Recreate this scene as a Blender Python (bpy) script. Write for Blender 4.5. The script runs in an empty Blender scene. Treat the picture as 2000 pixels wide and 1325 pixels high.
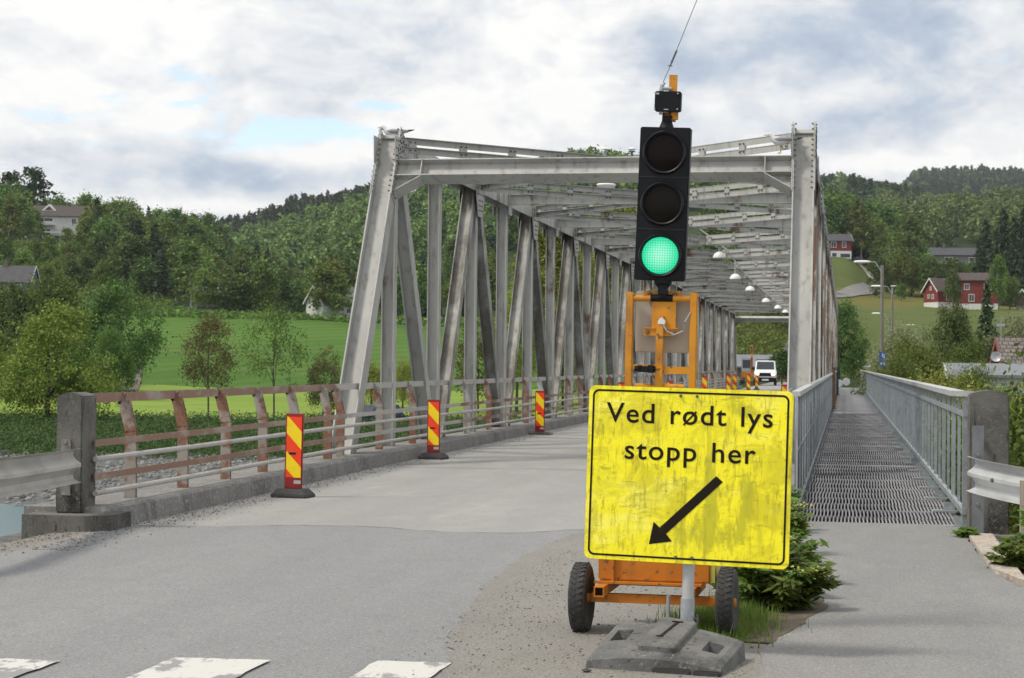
import bpy, bmesh, math, random
import numpy as np
from mathutils import Vector, Matrix, Euler

S = bpy.context.scene
COL = S.collection
R = math.radians

# ------------------------------------------------------------------ camera
EYE = 1.55
YAW, PITCH, ROLL, FPX = 0.1789, 0.0132, 0.0097, 3600.0
FW = Vector((-math.sin(YAW)*math.cos(PITCH), math.cos(YAW)*math.cos(PITCH), math.sin(PITCH)))
RT0 = Vector((math.cos(YAW), math.sin(YAW), 0)); UP0 = RT0.cross(FW)
RT = RT0*math.cos(ROLL) + UP0*math.sin(ROLL)
UP = UP0*math.cos(ROLL) - RT0*math.sin(ROLL)
cam_d = bpy.data.cameras.new("camera")
cam = bpy.data.objects.new("camera", cam_d); COL.objects.link(cam)
cam.matrix_world = Matrix(((RT.x, UP.x, -FW.x, 0), (RT.y, UP.y, -FW.y, 0), (RT.z, UP.z, -FW.z, EYE), (0, 0, 0, 1)))
cam_d.sensor_width = 36; cam_d.lens = FPX/2000*36
cam_d.clip_start = 0.1; cam_d.clip_end = 20000
cam_d.dof.use_dof = True; cam_d.dof.focus_distance = 10.5; cam_d.dof.aperture_fstop = 13
S.camera = cam

def at(px, py, Y):
    """world point seen at a photo pixel at distance Y along the bridge (measured survey helper)"""
    d = FW + RT*((px-1000)/FPX) - UP*((py-662.5)/FPX)
    return Vector((0, 0, EYE)) + d*(Y/d.y)

def upx(X, Y):
    return 1000 + FPX*math.tan(math.atan2(X, Y) + YAW)

# ------------------------------------------------------------------ world
SUN_DIR = Vector((-0.66, -0.36, 1.05)).normalized()
W = bpy.data.worlds.new("World"); S.world = W; W.use_nodes = True
nt = W.node_tree; N = nt.nodes; L = nt.links
for n in list(N): N.remove(n)
out = N.new('ShaderNodeOutputWorld'); bg = N.new('ShaderNodeBackground'); L.new(bg.outputs[0], out.inputs[0])
sky = N.new('ShaderNodeTexSky'); sky.sky_type = 'NISHITA'; sky.sun_disc = False
sky.sun_elevation = math.asin(SUN_DIR.z); sky.sun_rotation = math.atan2(SUN_DIR.x, SUN_DIR.y)
tc = N.new('ShaderNodeTexCoord')

def wmath(op, a, b=None, c=None, clamp=False):
    m = N.new('ShaderNodeMath'); m.operation = op; m.use_clamp = clamp
    for i, v in enumerate((a, b, c)):
        if v is None: continue
        if isinstance(v, (int, float)): m.inputs[i].default_value = v
        else: L.new(v, m.inputs[i])
    return m.outputs[0]
def wnoise(scale_vec, loc, scale, detail, rough=.55, dist=0.):
    mp = N.new('ShaderNodeMapping'); mp.inputs['Scale'].default_value = scale_vec; mp.inputs['Location'].default_value = loc
    L.new(tc.outputs['Generated'], mp.inputs['Vector'])
    n = N.new('ShaderNodeTexNoise'); n.inputs['Scale'].default_value = scale; n.inputs['Detail'].default_value = detail
    n.inputs['Roughness'].default_value = rough; n.inputs['Distortion'].default_value = dist
    L.new(mp.outputs[0], n.inputs['Vector']); return n.outputs['Fac']
def wblob(px, py, k, sx=1., sz=1.):
    """soft lump of cloud in one direction of the sky; sx/sz squash it"""
    d = (at(px, py, 100.) - Vector((0, 0, EYE))).normalized()
    sep = N.new('ShaderNodeSeparateXYZ'); L.new(tc.outputs['Generated'], sep.inputs[0])
    ax = math.atan2(d.x, d.y)
    # tangent direction (horizontal) and height
    hx = wmath('ADD', wmath('MULTIPLY', sep.outputs[0], math.cos(ax)), wmath('MULTIPLY', sep.outputs[1], -math.sin(ax)))
    fx = wmath('ADD', wmath('MULTIPLY', sep.outputs[0], math.sin(ax)), wmath('MULTIPLY', sep.outputs[1], math.cos(ax)))
    hz = wmath('SUBTRACT', sep.outputs[2], d.z)
    e = wmath('ADD', wmath('POWER', wmath('MULTIPLY', hx, 1/sx), 2.), wmath('POWER', wmath('MULTIPLY', hz, 1/sz), 2.))
    g = wmath('POWER', 2.718, wmath('MULTIPLY', e, -1.))
    front = wmath('GREATER_THAN', fx, 0.)
    return wmath('MULTIPLY', wmath('MULTIPLY', g, front), k)
def wsum(*a):
    o = a[0]
    for b in a[1:]: o = wmath('ADD', o, b)
    return o
PXR = 1/3600.
# coverage: 1 = cloud, 0 = clear blue
def wwarp(scale_vec, loc, scale, detail, rough, amt):
    """noise looked up through a warped direction, for ragged cloud edges"""
    nz = N.new('ShaderNodeTexNoise'); nz.inputs['Scale'].default_value = 9; nz.inputs['Detail'].default_value = 4; L.new(tc.outputs['Generated'], nz.inputs['Vector'])
    v1 = N.new('ShaderNodeVectorMath'); v1.operation = 'MULTIPLY_ADD'; L.new(nz.outputs['Color'], v1.inputs[0]); v1.inputs[1].default_value = (amt, amt, amt*.5); L.new(tc.outputs['Generated'], v1.inputs[2])
    mp = N.new('ShaderNodeMapping'); mp.inputs['Scale'].default_value = scale_vec; mp.inputs['Location'].default_value = loc; L.new(v1.outputs[0], mp.inputs['Vector'])
    n = N.new('ShaderNodeTexNoise'); n.inputs['Scale'].default_value = scale; n.inputs['Detail'].default_value = detail; n.inputs['Roughness'].default_value = rough
    L.new(mp.outputs[0], n.inputs['Vector']); return n.outputs['Fac']
n1 = wwarp((1, 1, 3.0), (3.1, 1.7, .4), 6., 9, .62, .09)
n4 = wwarp((1, 1, 3.0), (.3, 4.4, 1.1), 22., 8, .62, .06)
cov = wsum(wmath('MULTIPLY', n1, .8), wmath('MULTIPLY', n4, 1.1), -.40, wblob(560, 258, -.46, 210*PXR, 44*PXR), wblob(490, 105, -.34, 70*PXR, 22*PXR), wblob(380, 150, -.3, 60*PXR, 16*PXR),
            wblob(760, 207, -.38, 90*PXR, 14*PXR), wblob(90, 225, -.18, 110*PXR, 20*PXR))
covr = N.new('ShaderNodeMapRange'); covr.interpolation_type = 'SMOOTHSTEP'
covr.inputs['From Min'].default_value = .12; covr.inputs['From Max'].default_value = .40; L.new(cov, covr.inputs['Value'])
# shade: bright tops and grey-blue undersides
n2 = wwarp((1, 1, 2.2), (7.3, .2, 2.), 7.0, 9, .58, .10)
n3 = wwarp((1, 1, 1.8), (1.3, 5.2, .6), 30.0, 9, .58, .05)
sh = wsum(wmath('MULTIPLY', wmath('SUBTRACT', n2, .5), 1.25), wmath('MULTIPLY', wmath('SUBTRACT', n3, .5), .80), .64,
          wblob(130, 280, -0.216, 260*PXR, 70*PXR), wblob(420, 345, -0.173, 230*PXR, 42*PXR), wblob(600, 350, -0.101, 130*PXR, 26*PXR),
          wblob(840, 50, -0.158, 130*PXR, 80*PXR), wblob(1330, 120, -0.216, 110*PXR, 75*PXR), wblob(1620, 70, -0.202, 200*PXR, 90*PXR),
          wblob(1930, 150, -0.216, 130*PXR, 70*PXR), wblob(1760, 230, -0.144, 260*PXR, 45*PXR), wblob(870, 160, -0.101, 120*PXR, 34*PXR), wblob(60, 95, -0.130, 120*PXR, 30*PXR),
          wblob(350, 50, 0.132, 260*PXR, 60*PXR), wblob(1050, 190, 0.176, 170*PXR, 60*PXR), wblob(640, 300, 0.176, 180*PXR, 22*PXR), wblob(1430, 50, 0.154, 90*PXR, 50*PXR),
          wblob(330, 200, 0.132, 130*PXR, 30*PXR), wblob(420, 405, 0.330, 150*PXR, 20*PXR), wblob(1590, 195, 0.176, 90*PXR, 34*PXR), wblob(1680, 320, 0.275, 220*PXR, 26*PXR), wblob(1390, 200, 0.154, 40*PXR, 30*PXR))
shr = N.new('ShaderNodeMapRange'); shr.inputs['From Min'].default_value = .12; shr.inputs['From Max'].default_value = .80; L.new(sh, shr.inputs['Value'])
cr = N.new('ShaderNodeValToRGB'); L.new(shr.outputs[0], cr.inputs[0])
e = cr.color_ramp.elements
e[0].position = 0.; e[0].color = (.35, .43, .56, 1)
e[1].position = 1.; e[1].color = (.97, .96, .94, 1)
a = e.new(.35); a.color = (.51, .58, .68, 1)
a = e.new(.66); a.color = (.76, .78, .81, 1)
skm = N.new('ShaderNodeMix'); skm.data_type = 'RGBA'; skm.blend_type = 'MULTIPLY'; skm.inputs[0].default_value = 1.
L.new(sky.outputs[0], skm.inputs[6]); skm.inputs[7].default_value = (.22, .21, .20, 1)
mx = N.new('ShaderNodeMix'); mx.data_type = 'RGBA'
L.new(covr.outputs[0], mx.inputs[0]); L.new(skm.outputs[2], mx.inputs[6]); L.new(cr.outputs[0], mx.inputs[7])
L.new(mx.outputs[2], bg.inputs[0]); bg.inputs[1].default_value = 1.0

sun_d = bpy.data.lights.new("sun", 'SUN'); sun_d.energy = 2.6; sun_d.angle = R(11); sun_d.color = (1, .93, .82)
sun = bpy.data.objects.new("sun", sun_d); COL.objects.link(sun); sun.location = (-60, -40, 80)
sun.rotation_euler = (-SUN_DIR).to_track_quat('-Z', 'Y').to_euler()
S.view_settings.view_transform = 'Standard'; S.view_settings.look = 'None'; S.view_settings.exposure = 0.12; S.view_settings.gamma = 1.0
S.cycles.use_denoising = True; S.cycles.max_bounces = 6; S.cycles.transparent_max_bounces = 6
S.cycles.use_adaptive_sampling = True; S.cycles.adaptive_threshold = 0.02

# ------------------------------------------------------------------ helpers
def tag(o, label=None, cat=None, group=None, kind=None):
    if label: o['label'] = label
    if cat: o['category'] = cat
    if group: o['group'] = group
    if kind: o['kind'] = kind
    return o
ORIG = {}
def thing(name, label, cat, loc=(0, 0, 0), rz=0., group=None):
    o = bpy.data.objects.new(name, None); COL.objects.link(o); o.empty_display_size = .1
    o.location = loc; o.rotation_euler = (0, 0, rz)
    ORIG[o.name] = Vector(loc)
    return tag(o, label, cat, group)
def link(name, me, m=None, parent=None):
    o = bpy.data.objects.new(name, me); COL.objects.link(o)
    if m is not None:
        for mm in (m if isinstance(m, (list, tuple)) else [m]): me.materials.append(mm)
    if parent is not None: o.parent = parent
    return o
def copy_tree(o, parent=None):
    c = o.copy(); COL.objects.link(c)
    if parent is not None: c.parent = parent
    for ch in list(o.children): copy_tree(ch, c)
    return c

class MB:
    """collects shapes into one mesh"""
    def __init__(s): s.v = []; s.f = []; s.mi = []; s.T = Matrix.Identity(4); s.m = 0
    def add(s, vs, fs):
        b = len(s.v); s.v += [tuple(s.T @ Vector(v)) for v in vs]
        s.f += [tuple(b+i for i in f) for f in fs]; s.mi += [s.m]*len(fs)
    def box(s, c, d, rot=None):
        hx, hy, hz = d[0]/2, d[1]/2, d[2]/2
        vs = [Vector((x, y, z)) for x in (-hx, hx) for y in (-hy, hy) for z in (-hz, hz)]
        if rot is not None:
            M3 = rot if isinstance(rot, Matrix) else Euler(rot).to_matrix()
            vs = [M3 @ v for v in vs]
        c = Vector(c); s.add([v+c for v in vs], [(0, 1, 3, 2), (4, 6, 7, 5), (0, 4, 5, 1), (2, 3, 7, 6), (0, 2, 6, 4), (1, 5, 7, 3)])
    def frame(s, p0, p1, n):
        p0 = Vector(p0); p1 = Vector(p1); a = (p1-p0); l = a.length; a = a.normalized()
        n = Vector(n); n = (n - a*n.dot(a)).normalized(); b = a.cross(n)
        return p0, a, n, b, l
    def bar(s, p0, p1, wn, wb, n=(0, 0, 1), off=(0, 0)):
        """rectangular bar: wn along n, wb across"""
        p0, a, n, b, l = s.frame(p0, p1, n)
        p0 = p0 + n*off[0] + b*off[1]
        vs = []
        for t in (0, l):
            for x, y in ((-1, -1), (1, -1), (1, 1), (-1, 1)): vs.append(p0+a*t+n*(x*wn/2)+b*(y*wb/2))
        s.add(vs, [(3, 2, 1, 0), (4, 5, 6, 7), (0, 1, 5, 4), (1, 2, 6, 5), (2, 3, 7, 6), (3, 0, 4, 7)])
    def isec(s, p0, p1, n, h, b, tf=.018, tw=.014):
        """I/H section: h between flange faces along n, flange width b"""
        s.bar(p0, p1, tf, b, n, (h/2-tf/2, 0)); s.bar(p0, p1, tf, b, n, (-(h/2-tf/2), 0)); s.bar(p0, p1, h-2*tf-.004, tw, n)
    def tube(s, pts, r, seg=8, cap=True):
        pts = [Vector(p) for p in pts]; rs = r if isinstance(r, (list, tuple)) else [r]*len(pts)
        vs = []; fs = []; ref = Vector((.31, .17, .93))
        for i, p in enumerate(pts):
            t = (pts[min(i+1, len(pts)-1)]-pts[max(i-1, 0)]).normalized()
            if abs(t.dot(ref)) > .96: ref = Vector((1, .1, 0))
            n = (ref-t*ref.dot(t)).normalized(); b = t.cross(n)
            for k in range(seg):
                an = 2*math.pi*k/seg; vs.append(p+(n*math.cos(an)+b*math.sin(an))*rs[i])
        for i in range(len(pts)-1):
            for k in range(seg):
                k2 = (k+1) % seg; fs.append((i*seg+k, i*seg+k2, (i+1)*seg+k2, (i+1)*seg+k))
        if cap:
            fs.append(tuple(range(seg))[::-1]); fs.append(tuple(range((len(pts)-1)*seg, len(pts)*seg)))
        s.add(vs, fs)
    def lathe(s, prof, seg=16, c=(0, 0, 0), axis='z'):
        vs = []; fs = []; c = Vector(c)
        for r, z in prof:
            for k in range(seg):
                an = 2*math.pi*k/seg; x, y = r*math.cos(an), r*math.sin(an)
                v = {'z': (x, y, z), 'y': (x, z, y), 'x': (z, x, y)}[axis]; vs.append(Vector(v)+c)
        for i in range(len(prof)-1):
            for k in range(seg):
                k2 = (k+1) % seg; f = (i*seg+k, i*seg+k2, (i+1)*seg+k2, (i+1)*seg+k); fs.append(f if axis != 'y' else f[::-1])
        fs.append(tuple(range(seg))[::-1]); fs.append(tuple(range((len(prof)-1)*seg, len(prof)*seg)))
        s.add(vs, fs)
    def prism(s, poly, ext, base=(0, 0, 0)):
        """polygon (list of 3D points) extruded by ext"""
        n = len(poly); ext = Vector(ext); base = Vector(base)
        vs = [Vector(p)+base for p in poly]; vs += [v+ext for v in vs]
        s.add(vs, [tuple(range(n))[::-1], tuple(range(n, 2*n))] + [(i, (i+1) % n, n+(i+1) % n, n+i) for i in range(n)])
    def build(s, name, m, parent=None, smooth=False, world=False, bevel=0.):
        me = bpy.data.meshes.new(name)
        v = s.v
        if world and parent is not None:
            o = ORIG[parent.name]; v = [(a-o.x, b-o.y, c-o.z) for a, b, c in v]
        me.from_pydata(v, [], s.f); me.update()
        o = link(name, me, m, parent)
        bm = bmesh.new(); bm.from_mesh(me); bmesh.ops.recalc_face_normals(bm, faces=bm.faces)
        if bevel: 
            bmesh.ops.bevel(bm, geom=[e for e in bm.edges if len(e.link_faces) == 2 and e.calc_face_angle(0) > .5], offset=bevel, segments=2, affect='EDGES', clamp_overlap=True)
        bm.to_mesh(me); bm.free()
        if not bevel and any(s.mi): me.polygons.foreach_set('material_index', s.mi)
        if smooth:
            me.polygons.foreach_set('use_smooth', [True]*len(me.polygons))
            try: me.set_sharp_from_angle(angle=R(38))
            except Exception: pass
        return o

def np_mesh(name, V, Q, smooth=False):
    me = bpy.data.meshes.new(name); V = np.asarray(V, np.float32); Q = np.asarray(Q, np.int32); k = Q.shape[1]
    me.vertices.add(len(V)); me.vertices.foreach_set('co', V.ravel())
    me.loops.add(Q.size); me.loops.foreach_set('vertex_index', Q.ravel())
    me.polygons.add(len(Q)); me.polygons.foreach_set('loop_start', np.arange(len(Q), dtype=np.int32)*k)
    if smooth: me.polygons.foreach_set('use_smooth', np.ones(len(Q), bool))
    me.update(calc_edges=True); return me

# ------------------------------------------------------------------ materials
MATS = {}
class MT:
    def __init__(s, name, rough=.6, metal=0.):
        s.m = bpy.data.materials.new(name); s.m.use_nodes = True; s.nt = s.m.node_tree
        s.b = s.nt.nodes['Principled BSDF']; s.b.inputs['Roughness'].default_value = rough; s.b.inputs['Metallic'].default_value = metal
        s.tc = s.nt.nodes.new('ShaderNodeTexCoord')
    def n(s, t): return s.nt.nodes.new(t)
    def l(s, a, b): s.nt.links.new(a, b)
    def noise(s, scale, detail=4, stretch=(1, 1, 1), coord='Object', rough=.55, dist=0.):
        mp = s.n('ShaderNodeMapping'); mp.inputs['Scale'].default_value = stretch; s.l(s.tc.outputs[coord], mp.inputs[0])
        n = s.n('ShaderNodeTexNoise'); n.inputs['Scale'].default_value = scale; n.inputs['Detail'].default_value = detail
        n.inputs['Roughness'].default_value = rough; n.inputs['Distortion'].default_value = dist
        s.l(mp.outputs[0], n.inputs[0]); return n.outputs['Fac']
    def ramp(s, fac, lo, hi, smooth=True):
        r = s.n('ShaderNodeMapRange'); r.interpolation_type = 'SMOOTHSTEP' if smooth else 'LINEAR'
        r.inputs['From Min'].default_value = lo; r.inputs['From Max'].default_value = hi; s.l(fac, r.inputs[0]); return r.outputs[0]
    def math(s, op, a, b=None, c=None):
        m = s.n('ShaderNodeMath'); m.operation = op
        for i, v in enumerate((a, b, c)):
            if v is None: continue
            if isinstance(v, (int, float)): m.inputs[i].default_value = v
            else: s.l(v, m.inputs[i])
        return m.outputs[0]
    def mix(s, fac, a, b, mode='MIX'):
        m = s.n('ShaderNodeMix'); m.data_type = 'RGBA'; m.blend_type = mode
        if isinstance(fac, (int, float)): m.inputs[0].default_value = fac
        else: s.l(fac, m.inputs[0])
        for i, v in ((6, a), (7, b)):
            if isinstance(v, (tuple, list)): m.inputs[i].default_value = (*v[:3], 1)
            else: s.l(v, m.inputs[i])
        return m.outputs[2]
    def col(s, c):
        if isinstance(c, (tuple, list)): s.b.inputs['Base Color'].default_value = (*c[:3], 1)
        else: s.l(c, s.b.inputs['Base Color'])
        return s
    def bump(s, fac, strength=.3, dist=.02):
        b = s.n('ShaderNodeBump'); b.inputs['Strength'].default_value = strength; b.inputs['Distance'].default_value = dist
        s.l(fac, b.inputs['Height']); s.l(b.outputs[0], s.b.inputs['Normal']); return s

def M(name, col, rough=.6, metal=0., var=(), bump=None, spec=None):
    """var: list of (scale, colour2, lo, hi[, stretch[, detail]])"""
    if name in MATS: return MATS[name]
    t = MT(name, rough, metal); c = col
    for v in var:
        st = v[4] if len(v) > 4 else (1, 1, 1); de = v[5] if len(v) > 5 else 5
        c = t.mix(t.ramp(t.noise(v[0], de, st), v[2], v[3]), c, v[1])
    t.col(c)
    if bump: t.bump(t.noise(bump[0], 5), bump[1], bump[2])
    if spec is not None: t.b.inputs['Specular IOR Level'].default_value = spec
    MATS[name] = t.m; return t.m

def M_steel(name, rust, low=None, dirt=0.):
    t = MT(name, .5)
    base = t.mix(t.ramp(t.noise(1.3, 5, (1, 1, .35)), .35, .7), (.43, .43, .405), (.345, .345, .33))
    base = t.mix(t.ramp(t.noise(9, 4, (1, 1, .2)), .5, .75), base, (.25, .24, .215))
    r1 = t.ramp(t.noise(1.1, 8, (1, 1, .45), rough=.68), rust, rust+.10)
    rc = t.mix(t.noise(7, 5, (1, 1, .3)), (.185, .10, .06), (.09, .062, .046))
    c = t.mix(r1, base, rc)
    if dirt: c = t.mix(t.math('MULTIPLY', t.ramp(t.noise(1.7, 7, (1, 1, .4), rough=.65), .36, .60), dirt), c, (.125, .108, .085))
    t.col(c); t.b.inputs['Specular IOR Level'].default_value = .3
    t.bump(t.noise(30, 4), .15, .004)
    return t.m
STEEL = M_steel('grey_painted_steel', .68); STEEL_R = M_steel('grey_steel_flaking_to_rust', .55); STEEL_RR = M_steel('badly_rusted_steel', .455); STEEL_D = M_steel('grime_stained_steel', .56, dirt=.85)
BOLT = M('dark_bolt_steel', (.10, .10, .10), .5)

def M_rail(name, c1, c2, lo, hi):
    t = MT(name, .65)
    f = t.ramp(t.noise(3.2, 7, (1, .5, 1), rough=.65), lo, hi)
    c = t.mix(f, c1, c2); c = t.mix(t.ramp(t.noise(40, 3), .5, .8), c, (.30, .19, .14))
    t.col(c); t.bump(t.noise(60, 3), .2, .003); return t.m
RAILRUST = M_rail('dull_rust_rail', (.235, .138, .096), (.33, .275, .235), .45, .65)
POSTRUST = M_rail('flaked_post', (.30, .28, .25), (.20, .095, .055), .44, .54)
RAILGREY = M_rail('grey_rail', (.43, .42, .40), (.33, .28, .24), .55, .7)
GALV = M('galvanised_steel', (.37, .40, .42), .42, .35, [(4, (.28, .31, .33), .4, .7), (25, (.46, .48, .49), .5, .75)])
GALV_L = M('bright_galvanised_steel', (.55, .56, .56), .4, .3, [(3, (.45, .46, .46), .4, .7, (1, 1, 3))])

def M_concrete(name, a, b, dark, bumps=.4):
    t = MT(name, .9)
    c = t.mix(t.ramp(t.noise(2.2, 6), .35, .65), a, b)
    c = t.mix(t.ramp(t.noise(1.4, 8, (1, 1, .5), rough=.7), .5, .66), c, dark)
    c = t.mix(t.ramp(t.noise(26, 5, rough=.7), .54, .64), c, tuple(x*2.1 for x in b)); c = t.mix(t.ramp(t.noise(18, 6, (1, 1, .25), rough=.7), .56, .68), c, dark)
    c = t.mix(t.ramp(t.noise(70, 2), .58, .75), c, tuple(x*1.5 for x in b))
    t.col(c); t.bump(t.noise(45, 6), bumps, .008); return t.m
CONC = M_concrete('weathered_concrete', (.15, .145, .13), (.075, .072, .066), (.022, .022, .02), .8)
CONC_L = M_concrete('pale_kerb_concrete', (.215, .21, .20), (.165, .16, .152), (.105, .10, .094))
CONC_S = M_concrete('pale_stone', (.42, .38, .33), (.33, .30, .26), (.36, .24, .15))

def M_asphalt(name, a, b, grit, pale, lo, hi, bumps=.35, rough=.85):
    t = MT(name, rough)
    c = t.mix(t.ramp(t.noise(.45, 6, (1, .35, 1)), .35, .65), a, b)
    c = t.mix(t.ramp(t.noise(1.1, 7, (1, .4, 1), rough=.65), lo, hi), c, pale)
    c = t.mix(t.math('MULTIPLY', t.ramp(t.noise(3.2, 7, (1, .5, 1), rough=.7), .42, .68), .55), c, tuple(x*.82 for x in a))
    c = t.mix(t.math('MULTIPLY', t.ramp(t.noise(1.5, 4, (1, .045, 1), rough=.5), .42, .62), .38), c, tuple(x*.80 for x in a))
    c = t.mix(t.ramp(t.noise(70, 3, rough=.7), .42, .66), c, grit)
    c = t.mix(t.ramp(t.noise(95, 2), .56, .66), c, tuple(min(1, x*1.5) for x in a))
    c = t.mix(t.ramp(t.noise(52, 2), .60, .70), c, tuple(x*.58 for x in a))
    t.col(c); t.bump(t.noise(110, 4), bumps, .006); return t.m
ASPH = M_asphalt('grey_asphalt', (.222, .224, .226), (.25, .252, .252), (.178, .18, .181), (.285, .285, .28), .55, .8)
DECK = M_asphalt('dusty_worn_deck', (.280, .275, .262), (.325, .32, .305), (.225, .221, .212), (.375, .37, .352), .48, .72)
GRAVEL = M_asphalt('dirty_gravel', (.225, .215, .194), (.265, .253, .228), (.15, .142, .127), (.30, .285, .258), .5, .7, .7)
PATH = M_asphalt('footpath_asphalt', (.215, .213, .208), (.25, .247, .24), (.165, .163, .16), (.29, .283, .272), .5, .75)
BLACK = M('black_plastic', (.006, .007, .009), .5, spec=.22)
RUBBER = M('black_rubber', (.035, .035, .036), .8, 0, [(30, (.06, .06, .06), .5, .7)], (60, .4, .003))
YEL = M('orange_yellow_enamel', (.60, .25, .008), .5, 0, [(3.5, (.44, .165, .006), .42, .66), (9, (.36, .15, .02), .55, .68, (1, 1, .4)), (26, (.16, .085, .03), .62, .68)], (50, .1, .002))
ORANGE = M('deep_orange_enamel', (.56, .185, .008), .55, 0, [(3, (.42, .13, .006), .42, .66), (7, (.34, .125, .02), .55, .68, (1, 1, .5)), (24, (.15, .075, .03), .62, .68)], (50, .1, .002))
WHITE = M('white_paint', (.72, .73, .72), .5, 0, [(2, (.62, .63, .62), .4, .7)])
WOODPOLE = M('weathered_pole_wood', (.23, .21, .18), .85, 0, [(3, (.15, .14, .12), .4, .65, (4, 4, .3))])

def M_leaf(name, cols, trans=.32, big=.09):
    """cols: dark, mid, light"""
    t = MT(name, .55)
    geo = t.n('ShaderNodeNewGeometry'); oi = t.n('ShaderNodeObjectInfo')
    r = geo.outputs['Random Per Island']
    c = t.mix(r, cols[0], cols[1])
    c = t.mix(t.ramp(r, .72, 1.), c, cols[2])
    pos = t.n('ShaderNodeTexNoise'); pos.inputs['Scale'].default_value = big; pos.inputs['Detail'].default_value = 3; t.l(geo.outputs['Position'], pos.inputs[0])
    c = t.mix(t.math('MULTIPLY', t.ramp(pos.outputs['Fac'], .35, .65), .45), c, cols[2])
    hs = t.n('ShaderNodeHueSaturation'); t.l(c, hs.inputs['Color'])
    t.l(t.math('ADD', t.math('MULTIPLY', oi.outputs['Random'], .05), .475), hs.inputs['Hue'])
    t.l(t.math('ADD', t.math('MULTIPLY', oi.outputs['Random'], .5), .75), hs.inputs['Value'])
    c = hs.outputs[0]; t.col(c); t.b.inputs['Specular IOR Level'].default_value = .25
    tr = t.n('ShaderNodeBsdfTranslucent'); t.l(c, tr.inputs[0])
    ms = t.n('ShaderNodeMixShader'); ms.inputs[0].default_value = trans
    t.l(t.b.outputs[0], ms.inputs[1]); t.l(tr.outputs[0], ms.inputs[2]); t.l(ms.outputs[0], t.nt.nodes['Material Output'].inputs[0])
    return t.m
LEAF_DK = M_leaf('dark_broad_leaves', ((0.0297, 0.0557, 0.0151), (0.0793, 0.1354, 0.0302), (0.1858, 0.273, 0.0588)))
LEAF_MD = M_leaf('mid_broad_leaves', ((0.0484, 0.0837, 0.0176), (0.1152, 0.1868, 0.0344), (0.2448, 0.3425, 0.0663)))
LEAF_LT = M_leaf('bright_maple_leaves', ((.10, .165, .02), (.19, .25, .034), (.38, .40, .09)), .36)
LEAF_OL = M_leaf('olive_reddish_leaves', ((.07, .085, .025), (.12, .135, .04), (.19, .15, .06)))
LEAF_CO = M_leaf('conifer_needles', ((0.017, 0.0333, 0.0128), (0.034, 0.0599, 0.0205), (0.0566, 0.0915, 0.0282)), .12)
LEAF_BI = M_leaf('birch_leaves', ((0.0539, 0.0883, 0.0188), (0.1336, 0.19, 0.039), (0.2823, 0.3393, 0.0783)))
LEAF_WL = M_leaf('silvery_blossom_leaves', ((.12, .16, .06), (.22, .26, .12), (.42, .42, .28)))
LEAF_WEED = M_leaf('weed_leaves', ((.065, .13, .022), (.125, .21, .036), (.24, .33, .075)), .45, 2.)
BARK = M('bark', (.10, .085, .07), .9, 0, [(4, (.05, .042, .035), .4, .65, (3, 3, .5))])
BARK_B = M('pale_birch_bark', (.42, .38, .34), .85, 0, [(5, (.12, .10, .09), .55, .68, (1, 1, 3))])

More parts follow.
